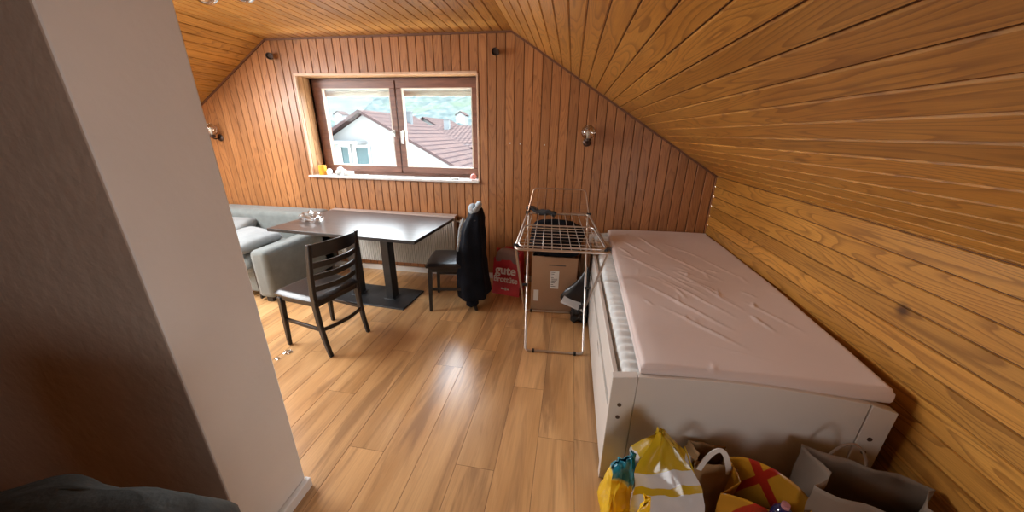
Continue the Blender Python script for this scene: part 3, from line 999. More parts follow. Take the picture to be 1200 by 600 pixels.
for (a, b2, s) in ((-3.62, SX-0.172, 1), (-4.60, -3.63, 2)):
    bm = NB(); cushion(bm, a, b2, 2.42, 3.14, 0.26, 0.44, 0.02, s)
    sp_('seat_cushion', bm, SOFA, smooth=1.2)
for (xa, ya) in ((SX-0.085, 2.5), (SX-0.085, 3.3), (-4.65, 2.55), (-4.65, 3.3)):
    bm = NB(); box(bm, xa-0.03, xa+0.03, ya-0.03, ya+0.03, 0, 0.05); sp_('foot', bm, FOOT_AND_GAP)
bm = NB(); box(bm, SX-0.19, SX-0.172, 2.47, 2.52, 0.02, 0.40); sp_('seam_gap_shade', bm, FOOT_AND_GAP)  # dark bar standing in for the shade in the gap by the armrest
def pillow(name, label, loc, rot, sx, sy, sz, mat, seed):
    bm = NB(); cushion(bm, -sx/2, sx/2, -sy/2, sy/2, -sz/2, sz/2, 0.02, seed)
    o = obj(name, bm, mat, smooth=1.2, loc=loc, rot=rot)
    return tag(o, label, 'cushion')
pillow('throw_pillow', 'light grey loose cushion leaning in the sofa corner behind the table', (-3.58, 2.89, 0.56), (math.radians(9), 0, math.radians(14)), 0.50, 0.40, 0.13, CUSH, 3)
pillow('throw_pillow', 'pale grey loose cushion lying flat on the sofa seat beside the armrest', (-3.07, 2.66, 0.54), (math.radians(5), math.radians(3), math.radians(-12)), 0.46, 0.44, 0.11, CUSH, 6)

# ------------------------------------------------------------------ crumpled plastic
def crumple(name, label, loc, r, seed, mat=PLASTIC_CLEAR, flat=0.6, cat='plastic wrapper'):
    bm = NB()
    bmesh.ops.create_icosphere(bm, subdivisions=3, radius=1)
    for v in bm.verts:
        d = 1+0.55*nz3(*v.co, 2.3, seed)+0.25*nz3(*v.co, 6, seed)
        v.co = Vector((v.co.x*d*r*1.5, v.co.y*d*r, max(0.0, v.co.z*d*r*flat+r*flat*0.6)))
    o = obj(name, bm, mat, smooth=0.25, loc=loc)
    return tag(o, label, cat)
crumple('plastic_wrapper', 'crumpled clear plastic wrapper lying on the left half of the table', (-2.36, 2.74, 0.751), 0.072, 1, flat=0.75)
crumple('plastic_wrapper', 'small clear plastic scrap on the floor by the leg of the slatted chair', (-1.97, 1.80, 0.001), 0.022, 4, flat=0.3)
crumple('plastic_wrapper', 'tiny clear plastic scrap on the floor nearest the wall end', (-1.985, 1.72, 0.001), 0.014, 7, flat=0.3)

# ------------------------------------------------------------------ drying rack
ra = math.radians(3.6)
rack = thing('drying_rack', 'folding metal clothes drying rack standing beside the bed', 'drying rack', (-0.05, 2.47, 0), ra)
ZT = 0.88
def ro(name, bm, m=CHROME, parent=rack): return obj(name, bm, m, parent, smooth=1.0)
# top frame
bm = NB()
tube(bm, fillet([(-0.287, -0.515, ZT), (0.287, -0.515, ZT), (0.27, 0.50, ZT), (-0.27, 0.50, ZT)], 0.045, 6, True), 0.0085, 10, True)
ro('top_frame', bm)
bm = NB()
for k in range(9):
    q = -1+2*(k+0.6)/9.2
    tube(bm, [(q*0.27, -0.51, ZT), (q*0.262, 0.495, ZT)], 0.0024, 6)
tube(bm, [(-0.278, 0.0, ZT), (0.278, 0.0, ZT)], 0.004, 6)
ro('hanging_wires', bm)
# folded-over wing on the front half
bm = NB()
tube(bm, fillet([(-0.268, -0.497, ZT+0.016), (0.268, -0.497, ZT+0.016), (0.245, 0.015, ZT+0.016), (-0.255, 0.015, ZT+0.016)], 0.05, 6, True), 0.006, 8, True)
w = ro('folded_wing', bm)
bm = NB()
for k in range(6):
    y = -0.43+k*0.075
    tube(bm, [(-0.262, y, ZT+0.016), (0.262, y, ZT+0.016)], 0.002, 6)
ro('wing_wires', bm, CHROME, w)
# raised wing at the back
bm = NB()
tube(bm, fillet([(-0.268, 0.50, ZT+0.004), (-0.222, 0.535, ZT+0.215), (0.225, 0.535, ZT+0.215), (0.268, 0.50, ZT+0.004)], 0.035, 5), 0.0065, 8)
tube(bm, [(-0.265, 0.503, ZT+0.014), (0.265, 0.503, ZT+0.014)], 0.003, 6)
w = ro('raised_wing', bm, simple('wing_steel_warm_reflection', (0.50, 0.33, 0.24), 0.35, metal=0.8))  # brown tint paints a warm reflection into the chrome wing
bm = NB()
for k in range(4):
    z = 0.045+k*0.045; xx = 0.268-0.046*z/0.215
    tube(bm, [(-xx, 0.50+0.035*z/0.215, ZT+z), (xx, 0.50+0.035*z/0.215, ZT+z)], 0.0013, 5)
for k in range(7):
    x = -0.17+k*0.0567
    tube(bm, [(x*1.15, 0.503, ZT+0.014), (x, 0.535, ZT+0.21)], 0.0013, 5)
ro('wing_wires', bm, simple('wing_wire_warm_reflection', (0.30, 0.16, 0.10), 0.5, metal=0.5), w)  # wires carry the same painted reflection tint
# X legs: inner pair (front feet, up to the rear joint), outer pair (rear feet, up to the front)
for (xb, yb, xt, yt, xo) in ((0.215, -0.315, 0.258, 0.485, 0), (0.262, 0.295, 0.285, -0.475, 0)):
    for s in (-1, 1):
        bm = NB()
        tube(bm, fillet([(s*(xb-0.06), yb, 0.011), (s*xb, yb, 0.011), (s*(xb+0.2*(xt-xb)), yb+0.2*(yt-yb), ZT*0.2), (s*xt, yt, ZT-0.006)], 0.05, 5), 0.0085, 10)
        ro('leg', bm)
    bm = NB(); tube(bm, [(-xb+0.058, yb, 0.011), (xb-0.058, yb, 0.011)], 0.0085, 10); ro('foot_bar', bm)
    for s in (-1, 1):
        bm = NB(); box(bm, s*(xb-0.06)-0.009, s*(xb-0.06)+0.009, yb-0.011, yb+0.011, 0.0, 0.022); ro('foot_pad', bm, BLACK_PLASTIC)
for (x, y) in ((-0.268, 0.495), (0.268, 0.495), (0.28, -0.465), (-0.28, -0.465)):
    bm = NB(); lathe(bm, [(0, -0.016), (0.015, -0.014), (0.017, 0.0), (0.015, 0.014), (0, 0.016)], 12, (x, y, ZT)); box(bm, x-0.02, x+0.02, y-0.008, y+0.008, ZT-0.012, ZT+0.018)
    ro('joint_clip', bm, BLACK_PLASTIC)
for s in (-1, 1):
    bm = NB(); lathe(bm, [(0, -0.02), (0.011, -0.02), (0.011, 0.02), (0, 0.02)], 12, mtx=Matrix.Translation((s*0.25, 0.015, 0.40)) @ Matrix.Rotation(PI/2, 4, 'Y')); ro('pivot', bm, BLACK_PLASTIC)
# dark cloth over the left rear joint
bm = NB()
P = [(-0.355, 2.99, 0.905), (-0.33, 2.985, 0.925), (-0.29, 2.975, 0.905), (-0.25, 2.965, 0.885), (-0.20, 2.96, 0.888), (-0.15, 2.955, 0.895), (-0.105, 2.95, 0.875)]
tube(bm, fillet(P, 0.03, 3), 0.024, 10)
for v in bm.verts:
    v.co += Vector((nz3(*v.co, 25, 1), nz3(*v.co, 25, 2), nz3(*v.co, 25, 3)))*0.013
tag(obj('sock', bm, simple('dark_charcoal_knit', (0.035, 0.034, 0.036), 0.95, bmp=0.5, bscale=200), smooth=1.2), 'dark sock draped over the back left corner of the drying rack', 'sock')

# ------------------------------------------------------------------ cardboard box
cb = thing('cardboard_box', 'tall brown cardboard box with white labels under the drying rack', 'box', (-0.085, 2.96, 0), math.radians(1.5))
bm = NB()
x0, x1, y0, y1, h = -0.20, 0.20, -0.17, 0.17, 0.535
box(bm, x0, x1, y0, y0+0.006, 0, h); box(bm, x0, x1, y1-0.006, y1, 0, h); box(bm, x0, x0+0.006, y0+0.006, y1-0.006, 0, h)
box(bm, x1-0.006, x1, y0+0.006, y1-0.006, 0, h); box(bm, x0+0.006, x1-0.006, y0+0.006, y1-0.006, 0, 0.006)
obj('carton', bm, CARD, cb, smooth=0)
bm = NB(); hexa(bm, [(x1, y0, h), (x1, y1, h), (x1+0.008, y1, h), (x1+0.008, y0, h)], [(x1+0.02, y0, h-0.12), (x1+0.02, y1, h-0.12), (x1+0.026, y1, h-0.118), (x1+0.026, y0, h-0.118)])
obj('flap', bm, CARD_DARK, cb, smooth=0)
bm = NB(); box(bm, -0.03, 0.045, y0-0.0025, y0-0.0005, 0.235, 0.405)
lb = obj('shipping_label', bm, PAPERW, cb, smooth=0)
bm = NB()
for k in range(9):
    zz = 0.39-k*0.017
    if k == 4: continue
    box(bm, -0.024, -0.024+random.uniform(0.02, 0.06), y0-0.0035, y0-0.0026, zz, zz+0.005)
for k in range(12):
    box(bm, -0.02+k*0.0045, -0.018+k*0.0045, y0-0.0035, y0-0.0026, 0.315, 0.332)
obj('print', bm, INK, lb, smooth=0)
bm = NB(); box(bm, -0.175, -0.13, y0-0.0025, y0-0.0005, 0.10, 0.21)
obj('small_label', bm, PAPERW, cb, smooth=0)
bm = NB(); box(bm, -0.05, 0.10, y0-0.002, y0-0.0005, 0.455, 0.463)
obj('handle_slot', bm, INK, cb, smooth=0)

# second box, darker, behind the rack's right legs
t = thing('cardboard_box', 'dark brown cardboard box against the bed, right of the labelled one', 'box', (0.182, 3.12, 0), math.radians(0))
bm = NB(); box(bm, -0.036, 0.045, -0.24, 0.22, 0, 0.56)
obj('carton', bm, CARD_DARK, t, bevel=0.003)
bm = NB(); box(bm, -0.012, 0.012, -0.2415, -0.2402, 0.0, 0.56); box(bm, -0.012, 0.012, -0.2415, 0.22, 0.5602, 0.5612)
obj('packing_tape', bm, simple('brown_tape', (0.30, 0.19, 0.10), 0.3), t, smooth=0)

# black bin bag heaped on the box
def heap(name, label, cat, loc, sx, sy, sz, mat, seed, amp=0.22, flatb=True, parent=None):
    bm = NB()
    bmesh.ops.create_icosphere(bm, subdivisions=5, radius=1)
    for v in bm.verts:
        c = v.co.copy()
        e = 4
        k = (abs(c.x)**e+abs(c.y)**e+abs(c.z)**e)**(-1/e)
        d = k*(1+amp*nz3(*c, 1.6, seed)+amp*0.5*nz3(*c, 4.5, seed)+amp*0.25*abs(nz3(*c, 11, seed)))
        v.co = Vector((c.x*d*sx, c.y*d*sy, c.z*d*sz))
        if flatb: v.co.z = max(v.co.z, -sz*0.92)
    lo = min(v.co.z for v in bm.verts)
    for v in bm.verts: v.co.z -= lo
    o = obj(name, bm, mat, parent, smooth=1.3, loc=loc)
    if label: tag(o, label, cat)
    return o
BINBAG = simple('black_bin_bag', (0.012, 0.013, 0.015), 0.28, var=0.3, bmp=0.5, bscale=18)
heap('clothes_pile', 'pile of black clothes on top of the labelled cardboard box', 'clothes', (-0.085, 2.935, 0.538), 0.225, 0.185, 0.14, JACKET, 3, amp=0.16)
# black bag with pale flap slumped in front of the box, against the bed
bb = thing('black_bag', 'black bag with a pale grey flap slumped under the drying rack', 'bag', (0.115, 2.66, 0))
bm = NB()
prof = [((-0.09, 0.05, 0.20), (0.09, 0.05, 0.22)), ((-0.085, 0.03, 0.30), (0.095, 0.04, 0.38)), ((-0.02, 0.03, 0.37), (0.10, 0.05, 0.54))]
rows = [[(-0.14, 0.06, 0.17), (-0.04, 0.035, 0.15), (0.06, 0.03, 0.13), (0.10, 0.02, 0.12)],
        [(-0.13, 0.045, 0.215), (-0.04, 0.0, 0.22), (0.06, 0.0, 0.22), (0.10, 0.0, 0.22)],
        [(-0.085, 0.05, 0.285), (-0.02, 0.02, 0.31), (0.065, 0.02, 0.33), (0.10, 0.02, 0.34)],
        [(0.0, 0.06, 0.34), (0.03, 0.05, 0.38), (0.07, 0.05, 0.41), (0.10, 0.05, 0.43)],
        [(0.055, 0.07, 0.43), (0.07, 0.07, 0.46), (0.085, 0.07, 0.49), (0.10, 0.07, 0.50)]]
V = [[bm.verts.new(p) for p in r] for r in rows]
for A, B in zip(V, V[1:]):
    for k in range(3): bm.faces.new([A[k], A[k+1], B[k+1], B[k]])
obj('bag_front', bm, BINBAG, bb, subsurf=3, solid=0.012, smooth=1.2)
bm = NB()
hexa(bm, [(-0.125, -0.02, 0.175), (0.075, -0.055, 0.115), (0.09, 0.005, 0.155), (-0.085, 0.045, 0.225)],
     [(-0.122, -0.02, 0.187), (0.078, -0.055, 0.127), (0.093, 0.005, 0.167), (-0.082, 0.045, 0.237)])
obj('pale_flap', bm, simple('pale_grey_flap', (0.50, 0.51, 0.52), 0.5), bb, bevel=0.005)
heap('lower_body', None, None, (0.045, 0.04, 0.0), 0.07, 0.085, 0.085, BINBAG, 9, parent=bb, amp=0.3)
bm = NB()
tube(bm, fillet([(0.05, -0.02, 0.22), (0.085, -0.06, 0.10), (0.095, -0.10, 0.012), (0.09, -0.02, 0.01)], 0.03, 4), 0.007, 6)
obj('strap', bm, BLACK_PLASTIC, bb)

# ------------------------------------------------------------------ red shopping bag with lettering
def text_mesh(name, s, size, mat, parent, loc, rot, extrude=0.0008, align='CENTER', bold=0.0, sx=1.0):
    cu = bpy.data.curves.new(name, 'FONT'); cu.body = s; cu.size = size; cu.extrude = extrude; cu.align_x = align
    cu.offset = bold
    o = bpy.data.objects.new(name, cu); COL.objects.link(o)
    bpy.context.view_layer.update()
    me = bpy.data.meshes.new_from_object(o.evaluated_get(bpy.context.evaluated_depsgraph_get()))
    bpy.data.objects.remove(o)
    me.materials.clear(); me.materials.append(mat)
    o = bpy.data.objects.new(name, me); COL.objects.link(o)
    o.parent = parent; o.location = loc; o.rotation_euler = rot; o.scale = (sx, 1, 1)
    return o
RED = simple('red_woven_plastic', (0.56, 0.035, 0.05), 0.38, var=0.18, scale=6, bmp=0.25, bscale=14)
rb = thing('shopping_bag', 'red shopping bag with white lettering on the floor beside the jacket', 'shopping bag', (-0.55, 3.12, 0), math.radians(-11))
bm = NB()
def bag_ring(n_side=12):
    pts = []
    for k in range(n_side): pts.append((-1+2*k/n_side, -1))
    for k in range(6): pts.append((1, -1+2*k/6))
    for k in range(n_side): pts.append((1-2*k/n_side, 1))
    for k in range(6): pts.append((-1, 1-2*k/6))
    return pts
def make_bag(bm, w, d, h, top_in=0.15, seed=1, amp=0.012, nv=16, peak=None, wtop=1.0, prof=None, sc=2.0):
    pts = bag_ring(); n = len(pts); R = []
    for j in range(nv+1):
        q = j/nv; ring = []
        for (a, b2) in pts:
            dd = d*(1-top_in*q)
            wq, dq, ox = prof(q) if prof else (1, 1, 0)
            dd *= dq
            gus = (1-0.35*q*(1-abs(b2))) if abs(a) == 1 else 1
            x = ox+a*w/2*(1+(wtop-1)*q)*gus*wq; y = b2*dd/2
            z = q*h
            if peak: z = q*(h+peak(a, b2)) 
            s = 1 if q > 0.02 else 0
            x += s*amp*nz3(a, b2, z*5, sc, seed); y += s*amp*1.5*nz3(a, b2, z*5, sc*1.2, seed+3)
            ring.append(bm.verts.new((x, y, z)))
        R.append(ring)
    for j in range(nv):
        for k in range(n):
            bm.faces.new([R[j][k], R[j][(k+1) % n], R[j+1][(k+1) % n], R[j+1][k]])
    bm.faces.new(R[0][::-1])
    return R
make_bag(bm, 0.29, 0.17, 0.42, 0.5, seed=3, amp=0.006, peak=lambda a, b2: 0.04*b2 + (0.02 if abs(a) < 0.5 else -0.01))
obj('bag_body', bm, RED, rb, smooth=1.0, solid=0.0015)
bm = NB(); cushion(bm, -0.12, 0.11, -0.05, 0.06, 0.30, 0.45, 0.02, 8)
obj('grey_contents', bm, simple('greyish_wrap', (0.30, 0.20, 0.19), 0.6, bmp=0.4, bscale=30), rb, smooth=1.2)
bm = NB(); box(bm, -0.142, -0.136, -0.083, -0.079, 0.0, 0.41)
WHT = simple('white_bag_print', (0.80, 0.72, 0.70), 0.5)
tilt = math.radians(90-5.5)
text_mesh('lettering', 'gute', 0.125, WHT, rb, (0.005, -0.098, 0.235), (tilt, 0, 0), 0.004, bold=0.002)
text_mesh('lettering', 'Brottüte', 0.083, WHT, rb, (0.005, -0.100, 0.150), (tilt, 0, 0), 0.004, bold=0.0015, sx=0.88)
bm = NB()
box(bm, -0.045, -0.012, -0.0915, -0.086, 0.062, 0.078); box(bm, -0.006, 0.012, -0.0915, -0.086, 0.055, 0.085); box(bm, 0.018, 0.042, -0.0915, -0.086, 0.060, 0.074)
obj('emblem', bm, WHT, rb)

# ------------------------------------------------------------------ bed
bed = thing('daybed', 'white daybed frame with drawers and arched footboard under the sloping ceiling', 'bed', (0.75, 2.32, 0))
BL = Vector(bed.location)
def bp_(name, bm, m, parent=bed, **k):
    for v in bm.verts: v.co -= BL
    return obj(name, bm, m, parent, **k)
BX0, BX1, BY0, BY1 = 0.235, 1.275, 1.214, 3.415
for (ya, yb, nm) in ((BY0, BY0+0.04, 'footboard'), (BY1-0.04, BY1, 'headboard')):
    bm = NB()
    xa, xb = BX0+0.103, BX1-0.095
    poly = [(xa, 0.05), (xb, 0.05)]
    n = 24
    for k in range(n+1):
        q = k/n; x = xb+(xa-xb)*q
        poly.append((x, 0.604+0.024*math.sin(PI*q)))
    prism(bm, poly, 'y', ya+0.004, yb-0.004)
    fbd = bp_(nm, bm, BED, bevel=0.002)
    for (pa, pb) in ((BX0, xa-0.002), (xb+0.002, BX1)):
        za, zb = (0.590, 0.604) if pa < 0.7 else (0.604, 0.580)
        bm = NB(); prism(bm, [(pa, 0), (pb, 0), (pb, zb), (pa, za)], 'y', ya, yb)
        bp_('post', bm, BED, bevel=0.003)
    if nm == 'footboard':
        for (x, z) in ((0.278, 0.452), (0.278, 0.385), (1.222, 0.445), (1.222, 0.378)):
            bm = NB(); lathe(bm, [(0, 0), (0.009, 0), (0.009, 0.003), (0, 0.003)], 14, mtx=Matrix.Translation((x, ya, z)) @ Matrix.Rotation(PI/2, 4, 'X'))
            bp_('bolt', bm, BOLT)
# front rail and drawers (facing the room)
bm = NB(); box(bm, BX0+0.012, BX0+0.034, BY0+0.04, BY1-0.04, 0.395, 0.565); bp_('side_rail', bm, BED, bevel=0.003)
bm = NB(); box(bm, BX1-0.034, BX1-0.012, BY0+0.04, BY1-0.04, 0.20, 0.565); bp_('side_rail', bm, BED, bevel=0.003)
bm = NB(); box(bm, BX0+0.036, BX1-0.036, BY0+0.04, BY1-0.04, 0.33, 0.352); bp_('slatted_base', bm, BED)
mid = (BY0+BY1)/2
for (ya, yb) in ((BY0+0.045, mid-0.004), (mid+0.004, BY1-0.045)):
    bm = NB()
    yc = (ya+yb)/2
    # front with a grip slot at the upper edge
    box(bm, BX0+0.004, BX0+0.024, ya, yc-0.07, 0.035, 0.385); box(bm, BX0+0.004, BX0+0.024, yc+0.07, yb, 0.035, 0.385)
    box(bm, BX0+0.004, BX0+0.024, yc-0.07, yc+0.07, 0.035, 0.325); box(bm, BX0+0.004, BX0+0.024, yc-0.07, yc+0.07, 0.352, 0.385)
    dr = bp_('drawer', bm, BED, smooth=0)
    bm = NB(); box(bm, BX0+0.024, BX0+0.62, ya+0.02, yb-0.02, 0.045, 0.30)
    bp_('drawer_box', bm, simple('dark_drawer_inside', (0.25, 0.22, 0.20), 0.8), dr, smooth=0)

# white quilted mattress inside the frame
qm = thing('quilted_mattress', 'white quilted mattress inside the bed frame, peeking out along the left', 'mattress', (0.75, 2.32, 0.353))
QL = Vector(qm.location)
bm = NB()
qx0, qx1, qy0, qy1 = BX0+0.04, BX1-0.04, BY0+0.045, BY1-0.045
nx, ny = 40, 260
def qtop(u, v):
    x = qx0+(qx1-qx0)*u; y = qy0+(qy1-qy0)*v
    ex = min(x-qx0, qx1-x)
    e = min(1, max(0, ex/0.045)); rnd = 0.045*(1-math.sqrt(max(0, 1-(1-e)**2)))
    puck = 0.006*math.sin(y*95+3*nz3(x, y, 0, 5))*min(1, ex/0.02)*(0.5+0.5*nz3(0, y, 0, 2.2)+0.4)
    return Vector((x, y, 0.582-rnd+puck+0.006*nz3(x, y, 0, 8)-0.353))-Vector((QL.x, QL.y, 0))
rows = grid(bm, nx, ny, qtop)
edge = rows[0][:]+[r[-1] for r in rows[1:]]+rows[-1][::-1][1:]+[r[0] for r in rows[::-1][1:-1]]
low = [bm.verts.new((v.co.x, v.co.y, 0.0)) for v in edge]
for k in range(len(edge)):
    bm.faces.new([edge[k], low[k], low[(k+1) % len(edge)], edge[(k+1) % len(edge)]])
bm.faces.new(low)
obj('quilt_cover', bm, QUILT, qm, smooth=1.2)
bm = NB()
tube(bm, [(qx0+0.006-QL.x, y-QL.y, 0.155) for y in (qy0+0.01, qy1-0.01)], 0.005, 8)
obj('piping', bm, QUILT, qm)

# upper mattress under the pink fitted sheet
pm = bpy.data.meshes.new('tmp')
bm = NB()
MX0, MX1, MY0, MY1 = 0.347, 1.258, 1.238, 3.405
nx, ny = 120, 240
rw = random.Random(11)
wr = []
# long diagonal pulls seen in the sheet
for (x0_, y0_, x1_, y1_, a, s) in ((0.60, 3.15, 0.72, 2.75, 0.007, 0.010), (0.46, 2.95, 0.60, 2.68, 0.008, 0.012), (0.70, 2.75, 0.95, 2.25, 0.006, 0.012),
        (0.50, 2.5, 0.78, 2.0, 0.006, 0.010), (0.46, 2.1, 0.78, 1.62, 0.008, 0.013), (0.55, 1.75, 0.80, 1.45, 0.006, 0.010), (0.62, 2.15, 0.85, 1.75, 0.007, 0.010),
        (0.72, 2.30, 0.93, 1.85, 0.007, 0.011), (0.78, 2.2, 0.90, 2.0, 0.006, 0.008), (0.98, 2.6, 1.10, 2.3, 0.004, 0.011), (1.0, 1.9, 1.12, 1.65, 0.004, 0.012),
        (0.42, 2.6, 0.62, 2.35, 0.007, 0.012), (0.40, 2.8, 0.47, 2.62, 0.008, 0.010), (0.68, 1.42, 0.9, 1.34, 0.004, 0.009), (0.80, 2.95, 0.98, 2.65, 0.004, 0.012)):
    wr.append((Vector((x0_, y0_)), Vector((x1_, y1_)), a*0.95, s*0.8))
for k in range(34):
    cx = rw.gauss(0.74, 0.15); cy = rw.gauss(2.05, 0.33); ang = rw.uniform(-1.9, -0.6); L_ = rw.uniform(0.025, 0.07)
    d = Vector((math.cos(ang), math.sin(ang)))*L_
    wr.append((Vector((cx, cy))-d, Vector((cx, cy))+d, rw.uniform(0.002, 0.005), rw.uniform(0.006, 0.011)))
def wrinkle(x, y):
    h = 0
    p = Vector((x+0.012*nz3(x, y, 1, 6), y))
    for (a, b2, am, s) in wr:
        ab = b2-a; t = (p-a).dot(ab)/ab.length_squared
        if -0.15 < t < 1.15:
            dd = (p-a-ab*t).length
            if dd < s*3.2:
                h += am*math.exp(-(dd/s)**2)*max(0, math.sin(PI*(t+0.15)/1.3))
    return h
def mt(u, v, top=True):
    x = MX0+(MX1-MX0)*u; y = MY0+(MY1-MY0)*v
    ex = min(u*(MX1-MX0), (1-u)*(MX1-MX0), v*(MY1-MY0), (1-v)*(MY1-MY0))
    r = 0.018
    e = min(1, ex/r); rnd = r*(1-math.sqrt(max(0, 1-(1-e)**2)))
    z = 0.662+0.010*(x-0.84) - 0.008*max(0, 1-(x-MX0)/0.10)**2 + 0.004*nz3(x, y, 0, 2.5) - rnd + wrinkle(x, y)
    return Vector((x+0.066*v+0.03*u*math.sin(PI*v), y, z))
rows = grid(bm, nx, ny, mt)
edge = rows[0][:]+[r[-1] for r in rows[1:]]+rows[-1][::-1][1:]+[r[0] for r in rows[::-1][1:-1]]
prev = edge
cxm, cym = (MX0+MX1)/2, (MY0+MY1)/2
for (dz, inn) in ((0.635, -0.003), (0.618, -0.003), (0.603, 0.004)):
    lw = []
    for v0 in edge:
        x = v0.co.x; y = v0.co.y
        zz = dz if x < 1.2 or dz > 0.57 else dz
        lw.append(bm.verts.new((x+(inn if x < cxm else -inn)*(1 if abs(x-cxm) > 0.47 else 0), y+(inn if y < cym else -inn)*(1 if abs(y-cym) > 1.0 else 0)+0.002*nz3(x, y, dz, 20), zz)))
    for k in range(len(edge)):
        bm.faces.new([prev[k], lw[k], lw[(k+1) % len(edge)], prev[(k+1) % len(edge)]])
    prev = lw
bm.faces.new(prev)
tag(obj('sheeted_mattress', bm, SHEET, smooth=1.2), 'mattress in a wrinkled pale pink fitted sheet lying on top of the bed', 'mattress')

# ------------------------------------------------------------------ wall sconces
def sconce(loc, label, rz=0.0, sc=1.0, globe=True):
    t = thing('wall_lamp', label, 'lamp', loc, rz, 'glass globe lamps on the wooden wall')
    bm = NB()
    lathe(bm, [(0, 0), (0.034, 0), (0.038, 0.006), (0.030, 0.014), (0, 0.018)], 20, mtx=Matrix.Rotation(PI/2, 4, 'X'))
    obj('wall_plate', bm, BRONZE, t)
    bm = NB(); tube(bm, fillet([(0, -0.014, 0), (0, -0.075, -0.012), (0, -0.09, 0.012)], 0.03, 5), 0.008, 10)
    lathe(bm, [(0, 0.0), (0.012, 0.0), (0.028, 0.012), (0.030, 0.034), (0.022, 0.036), (0, 0.036)], 20, (0, -0.09, 0.0))
    obj('arm', bm, BRONZE, t)
    if globe:
        bm = NB()
        prof = [(0.024, 0.030)]+[(0.062*math.sin(a), 0.088-0.062*math.cos(a)) for a in [0.42+k*(PI-0.95)/12 for k in range(13)]]+[(0.028, 0.150)]
        lathe(bm, prof, 28, (0, -0.09, 0))
        obj('glass_globe', bm, LAMP_GLASS, t, smooth=1.2, solid=0.002)
        bm = NB()
        lathe(bm, [(0, 0.036), (0.012, 0.036), (0.012, 0.055), (0.016, 0.075), (0.017, 0.09), (0.010, 0.105), (0, 0.108)], 16, (0, -0.09, 0))
        obj('bulb', bm, BULB, t, smooth=1.2)
    return t
sconce((0.135, D, 1.475), 'glass globe wall lamp above the bed end, right of the window')
t = sconce((-3.925, D, 1.455), 'wall lamp at the far left, half hidden by the grey wall end', 0.0, globe=True)
# small dark spots near the ceiling
for (x, z, lb, rz) in ((-0.735, 2.235, 'small round dark spotlight under the ceiling, right of the window', 0.0), (-3.065, 2.245, 'small dark spotlight under the ceiling, upper left of the window', 0.5)):
    t = thing('spotlight', lb, 'spotlight', (x, D, z), rz, 'spotlights high on the window wall')
    bm = NB(); lathe(bm, [(0, 0), (0.026, 0), (0.028, 0.006), (0.012, 0.014), (0, 0.016)], 18, mtx=Matrix.Rotation(PI/2, 4, 'X')); tube(bm, [(0, -0.01, 0), (0, -0.035, 0)], 0.007, 8)
    obj('wall_plate', bm, BRONZE, t)
    bm = NB(); lathe(bm, [(0, 0.0), (0.020, 0.002), (0.027, 0.014), (0.032, 0.045), (0.028, 0.045), (0.022, 0.016), (0, 0.014)], 22, mtx=Matrix.Translation((0, -0.03, 0)) @ Matrix.Rotation(PI/2+0.2, 4, 'X'))
    obj('lamp_head', bm, BRONZE, t, smooth=0.8)
# nail heads in the wall
for (u, x) in ((0, -0.655+0.04), (1, -0.50), (2, -0.24)):
    pass
for x, z, lb in ((-0.603, 1.455, 'leftmost of three small white screws in the wooden wall'), (-0.502, 1.45, 'middle one of three small white screws in the wooden wall'), (-0.265, 1.445, 'rightmost of three small white screws, nearest the globe lamp')):
    bm = NB(); lathe(bm, [(0, 0), (0.007, 0), (0.006, 0.004), (0, 0.005)], 10, mtx=Matrix.Translation((x, D, z)) @ Matrix.Rotation(PI/2, 4, 'X'))
    tag(obj('screw', bm, WHITE_CER), lb, 'screw', 'white screws in the wooden wall')

# ------------------------------------------------------------------ ceiling lamp (only its glass shades hang into view)
cl = thing('ceiling_lamp', 'ceiling lamp with round clear glass shades at the top left', 'lamp', (-1.93, 1.86, ZC))
bm = NB(); lathe(bm, [(0, 0), (0.07, 0), (0.07, -0.012), (0.05, -0.03), (0, -0.032)], 24); obj('ceiling_plate', bm, BRONZE, cl)
for k, (dx, dy) in enumerate(((-0.115, 0.055), (0.125, 0.055), (0.0, -0.20))):
    bm = NB(); tube(bm, fillet([(0, 0, -0.02), (dx*0.6, dy*0.6, -0.05), (dx, dy, -0.055), (dx, dy, -0.10)], 0.03, 4), 0.006, 8)
    a = obj('arm', bm, BRONZE, cl)
    bm = NB()
    lathe(bm, [(0.022, -0.085)]+[(0.068*math.sin(q), -0.137+0.068*math.cos(q)) for q in [0.5+i*(PI-0.5)/14 for i in range(15)]], 28, (dx, dy, 0))
    obj('glass_shade', bm, LAMP_GLASS, a, smooth=1.2, solid=0.002)
    bm = NB(); lathe(bm, [(0, -0.09), (0.011, -0.09), (0.012, -0.12), (0.017, -0.145), (0.008, -0.165), (0, -0.167)], 14, (dx, dy, 0))
    obj('bulb', bm, BULB, a, smooth=1.2)

# ------------------------------------------------------------------ things on the sill
ZS = 1.0825
bm = NB(); lathe(bm, [(0, 0), (0.038, 0), (0.040, 0.004), (0.040, 0.098), (0.034, 0.102), (0.030, 0.092), (0, 0.090)], 24)
t = thing('candle', 'orange candle in the left corner of the window sill', 'candle', (-2.735, 3.47, ZS))
obj('wax_body', bm, ORANGE, t, bevel=0.002)
bm = NB(); tube(bm, [(0, 0, 0.09), (0.001, 0, 0.105)], 0.0015, 6); obj('wick', bm, INK, t)
